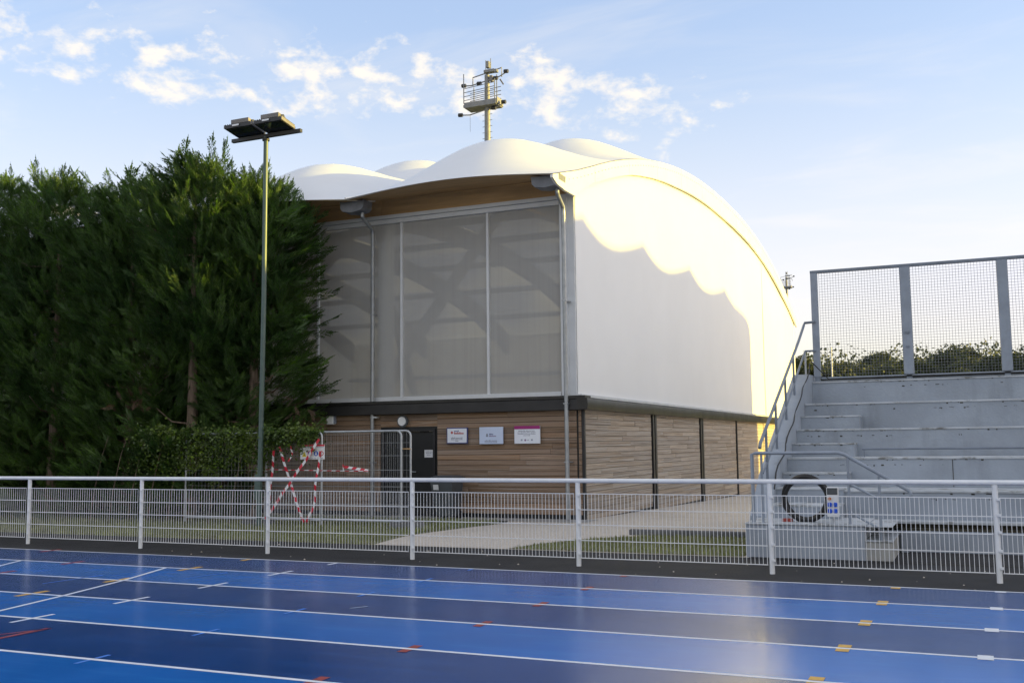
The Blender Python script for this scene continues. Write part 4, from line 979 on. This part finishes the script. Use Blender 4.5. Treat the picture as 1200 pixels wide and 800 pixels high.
# landing railing
lr = thing('landing_railing', 'grey tube railing bending down the short steps of the landing', 'railing', (-2.1, 14.7, .47))
yr = 14.7
MB().tube([(-2.85, yr, .47), (-2.85, yr, 1.42), (-2.80, yr, 1.435), (-1.68, yr, 1.435), (-1.60, yr, 1.41), (-.80, yr, .93), (-.775, yr, .88), (-.80, yr, .84)], .025, 10).build('top_rail', 'grey_paint', lr, smooth=True)
MB().tube([(-2.85, yr, 1.02), (-1.62, yr, 1.04), (-1.52, yr, 1.0), (-1.16, yr, .80)], .017, 8).build('midrail', 'grey_paint', lr, smooth=True)
MB().tube([(-1.58, yr, .66), (-1.50, yr, .60), (-1.18, yr, .42)], .015, 8).build('lower_rail', 'grey_paint', lr, smooth=True)
for x, z0, z1 in ((-2.72, .475, 1.42), (-1.56, .475, 1.40), (-1.17, .275, 1.15)): MB().tube([(x, yr, z0), (x, yr, z1)], .018, 8).build('post', 'grey_paint', lr)
MB().box(-2.86, -2.845, yr+.03, 15.6, .9, .905).build('side_plate', 'grey_paint', lr) if False else None
# mesh screen on top of the stand
sf = thing('mesh_screen_fence', 'tall grey steel screen of square wire mesh on top of the grandstand', 'screen', (0, 20.95, 2.78))
ysf = 20.95
px_ = [-2.72, -1.03, .66]+[.66+1.69*k for k in range(1, 28)]
for x in px_[:12]:
    wd = .13 if x < -2 else .18
    MB().box(x-wd/2, x+wd/2, ysf-.05, ysf+.05, 2.84, 4.90, .006).box(x-.05, x+.05, ysf-.03, ysf+.03, 2.74, 2.843).build('post', 'grey_paint', sf)
MB().box(-2.79, 17, ysf-.04, ysf+.04, 4.902, 4.96, .004).build('top_rail', 'grey_steel', sf)
MB().box(-2.65, 17, ysf-.03, ysf+.03, 2.80, 2.835, .004).build('bottom_rail', 'grey_paint', sf)
MB().box(-1.075, -.985, ysf-.075, ysf-.052, 3.62, 3.66).box(-1.06, -1.0, ysf-.075, ysf-.052, 3.35, 3.38).build('hinge', 'grey_steel', sf)
t_ = MB(); wdt = 1.69-.19
nv = int(wdt/.052)
for i in range(nv+1): x = -wdt/2+wdt*i/nv; t_.tube([(x, 0, 2.836), (x, 0, 4.90)], .0028, 4, caps=False)
nh = int(2.06/.052)
for i in range(nh+1): z = 2.84+2.06*i/nh; t_.tube([(-wdt/2, .006, z), (wdt/2, .006, z)], .0028, 4, caps=False)
tm = t_.build('wire_mesh', 'dark_wire', fix=False); wm = tm.data; bpy.data.objects.remove(tm)
for i in range(8):
    o = inst('wire_mesh', wm, sf, ((px_[i]+px_[i+1])/2, ysf, 0)); o['kind'] = 'stuff'
# hose coil, socket pillar, small things on the landing
hs = thing('hose_coil', 'coil of thick black hose standing on the landing', 'hose', (-2.18, 14.95, .48))
hc = MB(); cx, cz, rr = -2.17, .80, .30
for k, (ro, yo) in enumerate(((.285, 0), (.305, .045), (.275, .09), (.30, .02))):
    hc2 = MB().tube([(cx+ro*math.cos(a)+.012*math.sin(3*a+k), 14.92+yo, cz+ro*math.sin(a)*1.04) for a in [2*math.pi*i/40 for i in range(41)]], .026, 8, caps=False)
    hc2.build('hose_loop', 'rubber', hs, smooth=True)
sb = thing('socket_box', 'white power socket box with four blue outlets and orange switch by the hose', 'socket box', (-1.79, 14.75, .56))
MB().box(-1.865, -1.71, 14.76, 14.85, .565, .965, .008).build('housing', 'white_plain', sb)
MB().box(-1.855, -1.72, 14.752, 14.7595, .865, .955, .003).build('breaker_window', 'bin_plastic', sb)
MB().disc((-1.825, 14.7595, .81), .022, (0, -1, 0), .02, 14).build('switch', 'orange', sb)
for x in (-1.825, -1.753):
    for z in (.70, .615): MB().box(x-.028, x+.028, 14.735, 14.7595, z, z+.06, .01).build('outlet', 'socket_blue', sb)
MB().tube([(-1.79, 14.86, .565), (-1.79, 14.86, .476)], .015, 8).build('leg', 'galv', sb)
bt_ = thing('bottle', 'small pale bottle left standing on the landing edge', 'bottle', (-2.66, 14.8, .475))
MB().tube([(-2.66, 14.8, .475), (-2.66, 14.8, .60), (-2.66, 14.8, .63)], .028, 10, r1=.018).build('body', 'pvc', bt_); MB().disc((-2.66, 14.8, .63), .014, (0, 0, 1), .025, 8).build('cap', 'orange', bt_)
tag(MB().box(-2.5, -2.36, 14.9, 15.0, .475, .52, .006).build('brick', 'mark_red'), 'red brick lying on the landing near the hose', 'brick')
# crumbs of stone on the asphalt
gr = MB()
for k in range(45):
    x, y, s = random.uniform(-12, 3), random.choice((random.uniform(12.25, 12.8), random.uniform(12.95, 14.4))), random.uniform(.005, .014)
    gr.add([(x-s, y-s, 0), (x+s, y-s*.6, 0), (x+s*.7, y+s, 0), (x-s*.8, y+s*.8, 0), (x, y, s*1.1)], [(0, 1, 4), (1, 2, 4), (2, 3, 4), (3, 0, 4)])
o = gr.build('stone_crumbs', 'gravel', kind='stuff')

# ------------------------------------------------------------------ far wood, and the neighbouring hall whose shadow falls on the gable
def far_crown(seed):
    r = np.random.default_rng(seed); C_ = []
    for k in range(26):
        d = r.normal(0, 1, 3); d /= np.linalg.norm(d); C_.append((d*np.array([.36, .36, .30])*r.uniform(.4, 1)+np.array([0, 0, .62]), r.uniform(.13, .24)))
    P = []
    for c, rad in C_:
        d = r.normal(0, 1, (260, 3)); d /= np.linalg.norm(d, axis=1, keepdims=True); P.append(c+d*rad*r.uniform(.75, 1.05, (260, 1)))
    P = np.concatenate(P); n = len(P); a = r.normal(0, 1, (n, 3)); a /= np.linalg.norm(a, axis=1, keepdims=True); b = np.cross(a, r.normal(0, 1, (n, 3))); b /= np.linalg.norm(b, axis=1, keepdims=True)
    s = .024*r.uniform(.6, 1.3, (n, 1)); V = np.stack([P-a*s, P+b*s, P+a*s, P-b*s], 1).reshape(-1, 3)
    return V, np.arange(4*n).reshape(-1, 4)
crowns = []
for s in range(3):
    V, F = far_crown(s); o = tri_mesh('crown', V, F, 'far_leaf'); crowns.append(o.data); bpy.data.objects.remove(o)
t_ = MB().tube([(0, 0, -.05), (0, 0, .6)], .022, 6, r1=.01).build('trunk', 'bark'); ftr = t_.data; bpy.data.objects.remove(t_)
def hill_z(y): return float(np.interp(y, ys, zs))
rt = random.Random(5)
for k in range(34):
    y = rt.uniform(185, 235); x = -40+62*(k+.5)/34*1.0+rt.uniform(-1, 1); x = x*y/210
    h = rt.uniform(6.5, 10.0)
    y2 = y; z = 8.0
    t = thing('woodland_tree', 'rounded tree in the far wood seen past the grandstand', 'tree', (x, y2, hill_z(y2)-1.0), 'trees of the far wood')
    for nm, me in (('crown', crowns[k % 3]), ('trunk', ftr)):
        o = bpy.data.objects.new(nm, me); COL.objects.link(o); o.parent = t
    t.scale = (h*rt.uniform(.9, 1.2), h*rt.uniform(.9, 1.2), h); t.rotation_euler[2] = rt.uniform(0, 6.28)
P = []
for k in range(18000):
    x = random.uniform(-140, 120); y = random.uniform(160, 330); P.append((x, y, hill_z(y)+random.random()**.7*(4.2+1.2*math.sin(x*.3)+1.2*math.sin(y*.21+x*.13))))
V, F = leaf_cloud(np.array(P), .5); o = tri_mesh('woodland', V, F, 'far_leaf', kind='stuff')
tag(MB().tube([(-24, 150, 5), (-17.5, 150, 14.6)][1:]+[(-17.5, 150, -1)], .09, 8).build('far_pole', 'pvc'), 'thin pale pole standing in front of the far wood', 'pole')
P = []
for k in range(2600):
    a = random.uniform(0, 6.28); r0 = random.random()**.5; P.append((-5.1+1.6*r0*math.cos(a), 56+2*r0*math.sin(a), random.uniform(-.5, 4.3-1.5*r0)))
bs = thing('shrub', 'green shrub showing between the gable end and the grandstand stair', 'shrub', (-5.1, 56, -.6)); V, F = leaf_cloud(np.array(P), .14); tri_mesh('leaves', V, F, 'far_leaf', bs, kind='stuff')

nbh = thing('neighbouring_hall', 'second white hall with scalloped roof edge beyond the grandstand', 'sports hall', (27, 37, 0))
XN = 20.0; dyn = (XN-XG)*math.tan(SUN_AZ); dzn = (XN-XG)/math.cos(SUN_AZ)*math.tan(SUN_EL)
cusps = [(16.4, 6.55), (21.02, 6.60), (25.6, 6.77), (30.48, 6.90), (35.34, 6.88)]     # where the edge meets each mast, seen in the shadow
prof = [(22.6, 10.7)]
for (a, za), (b, zb) in zip(cusps[:-1], cusps[1:]):
    for i in range(14):
        u = i/14
        if a+(b-a)*u+dyn > 22.7: prof.append((a+(b-a)*u+dyn, za+(zb-za)*u+dzn-.42*math.sin(math.pi*u)**.9+.05*math.sin(2*math.pi*u)*-1))
prof += [(y+dyn, z+dzn) for y, z in ((35.34, 6.88), (36.0, 6.66), (36.9, 6.46), (38.3, 6.36), (39.1, 6.22), (39.5, 6.0), (39.7, 5.65))]
ye = 39.7+dyn
out = [(y, z) for y, z in prof]+[(ye, -.6), (22.6, -.6)]
MB().prism(out, lambda p, q_, d: (d, p, q_), XN, XN+.25).build('near_gable', 'membrane', nbh)
MB().box(XN+.26, 40, ye-.25, ye-.01, -.6, 9.6).box(XN+.26, 40, 22.6, 22.8, -.6, 9.6).box(39.8, 40, 22.81, ye-.26, -.6, 9.6).build('side_wall', 'membrane', nbh)
rb = MB()
for i, (y, z) in enumerate(prof): rb.v += [(XN+.26, y, z-.05), (40, y, z-1.2)]
for i in range(len(prof)-1): rb.f.append((2*i, 2*i+1, 2*i+3, 2*i+2)); rb.m.append(0)
rb.build('roof_membrane', 'roof_membrane', nbh)
print('tris', sum(len(o.data.polygons) for o in bpy.data.objects if o.type == 'MESH'), 'objs', len(bpy.data.objects))
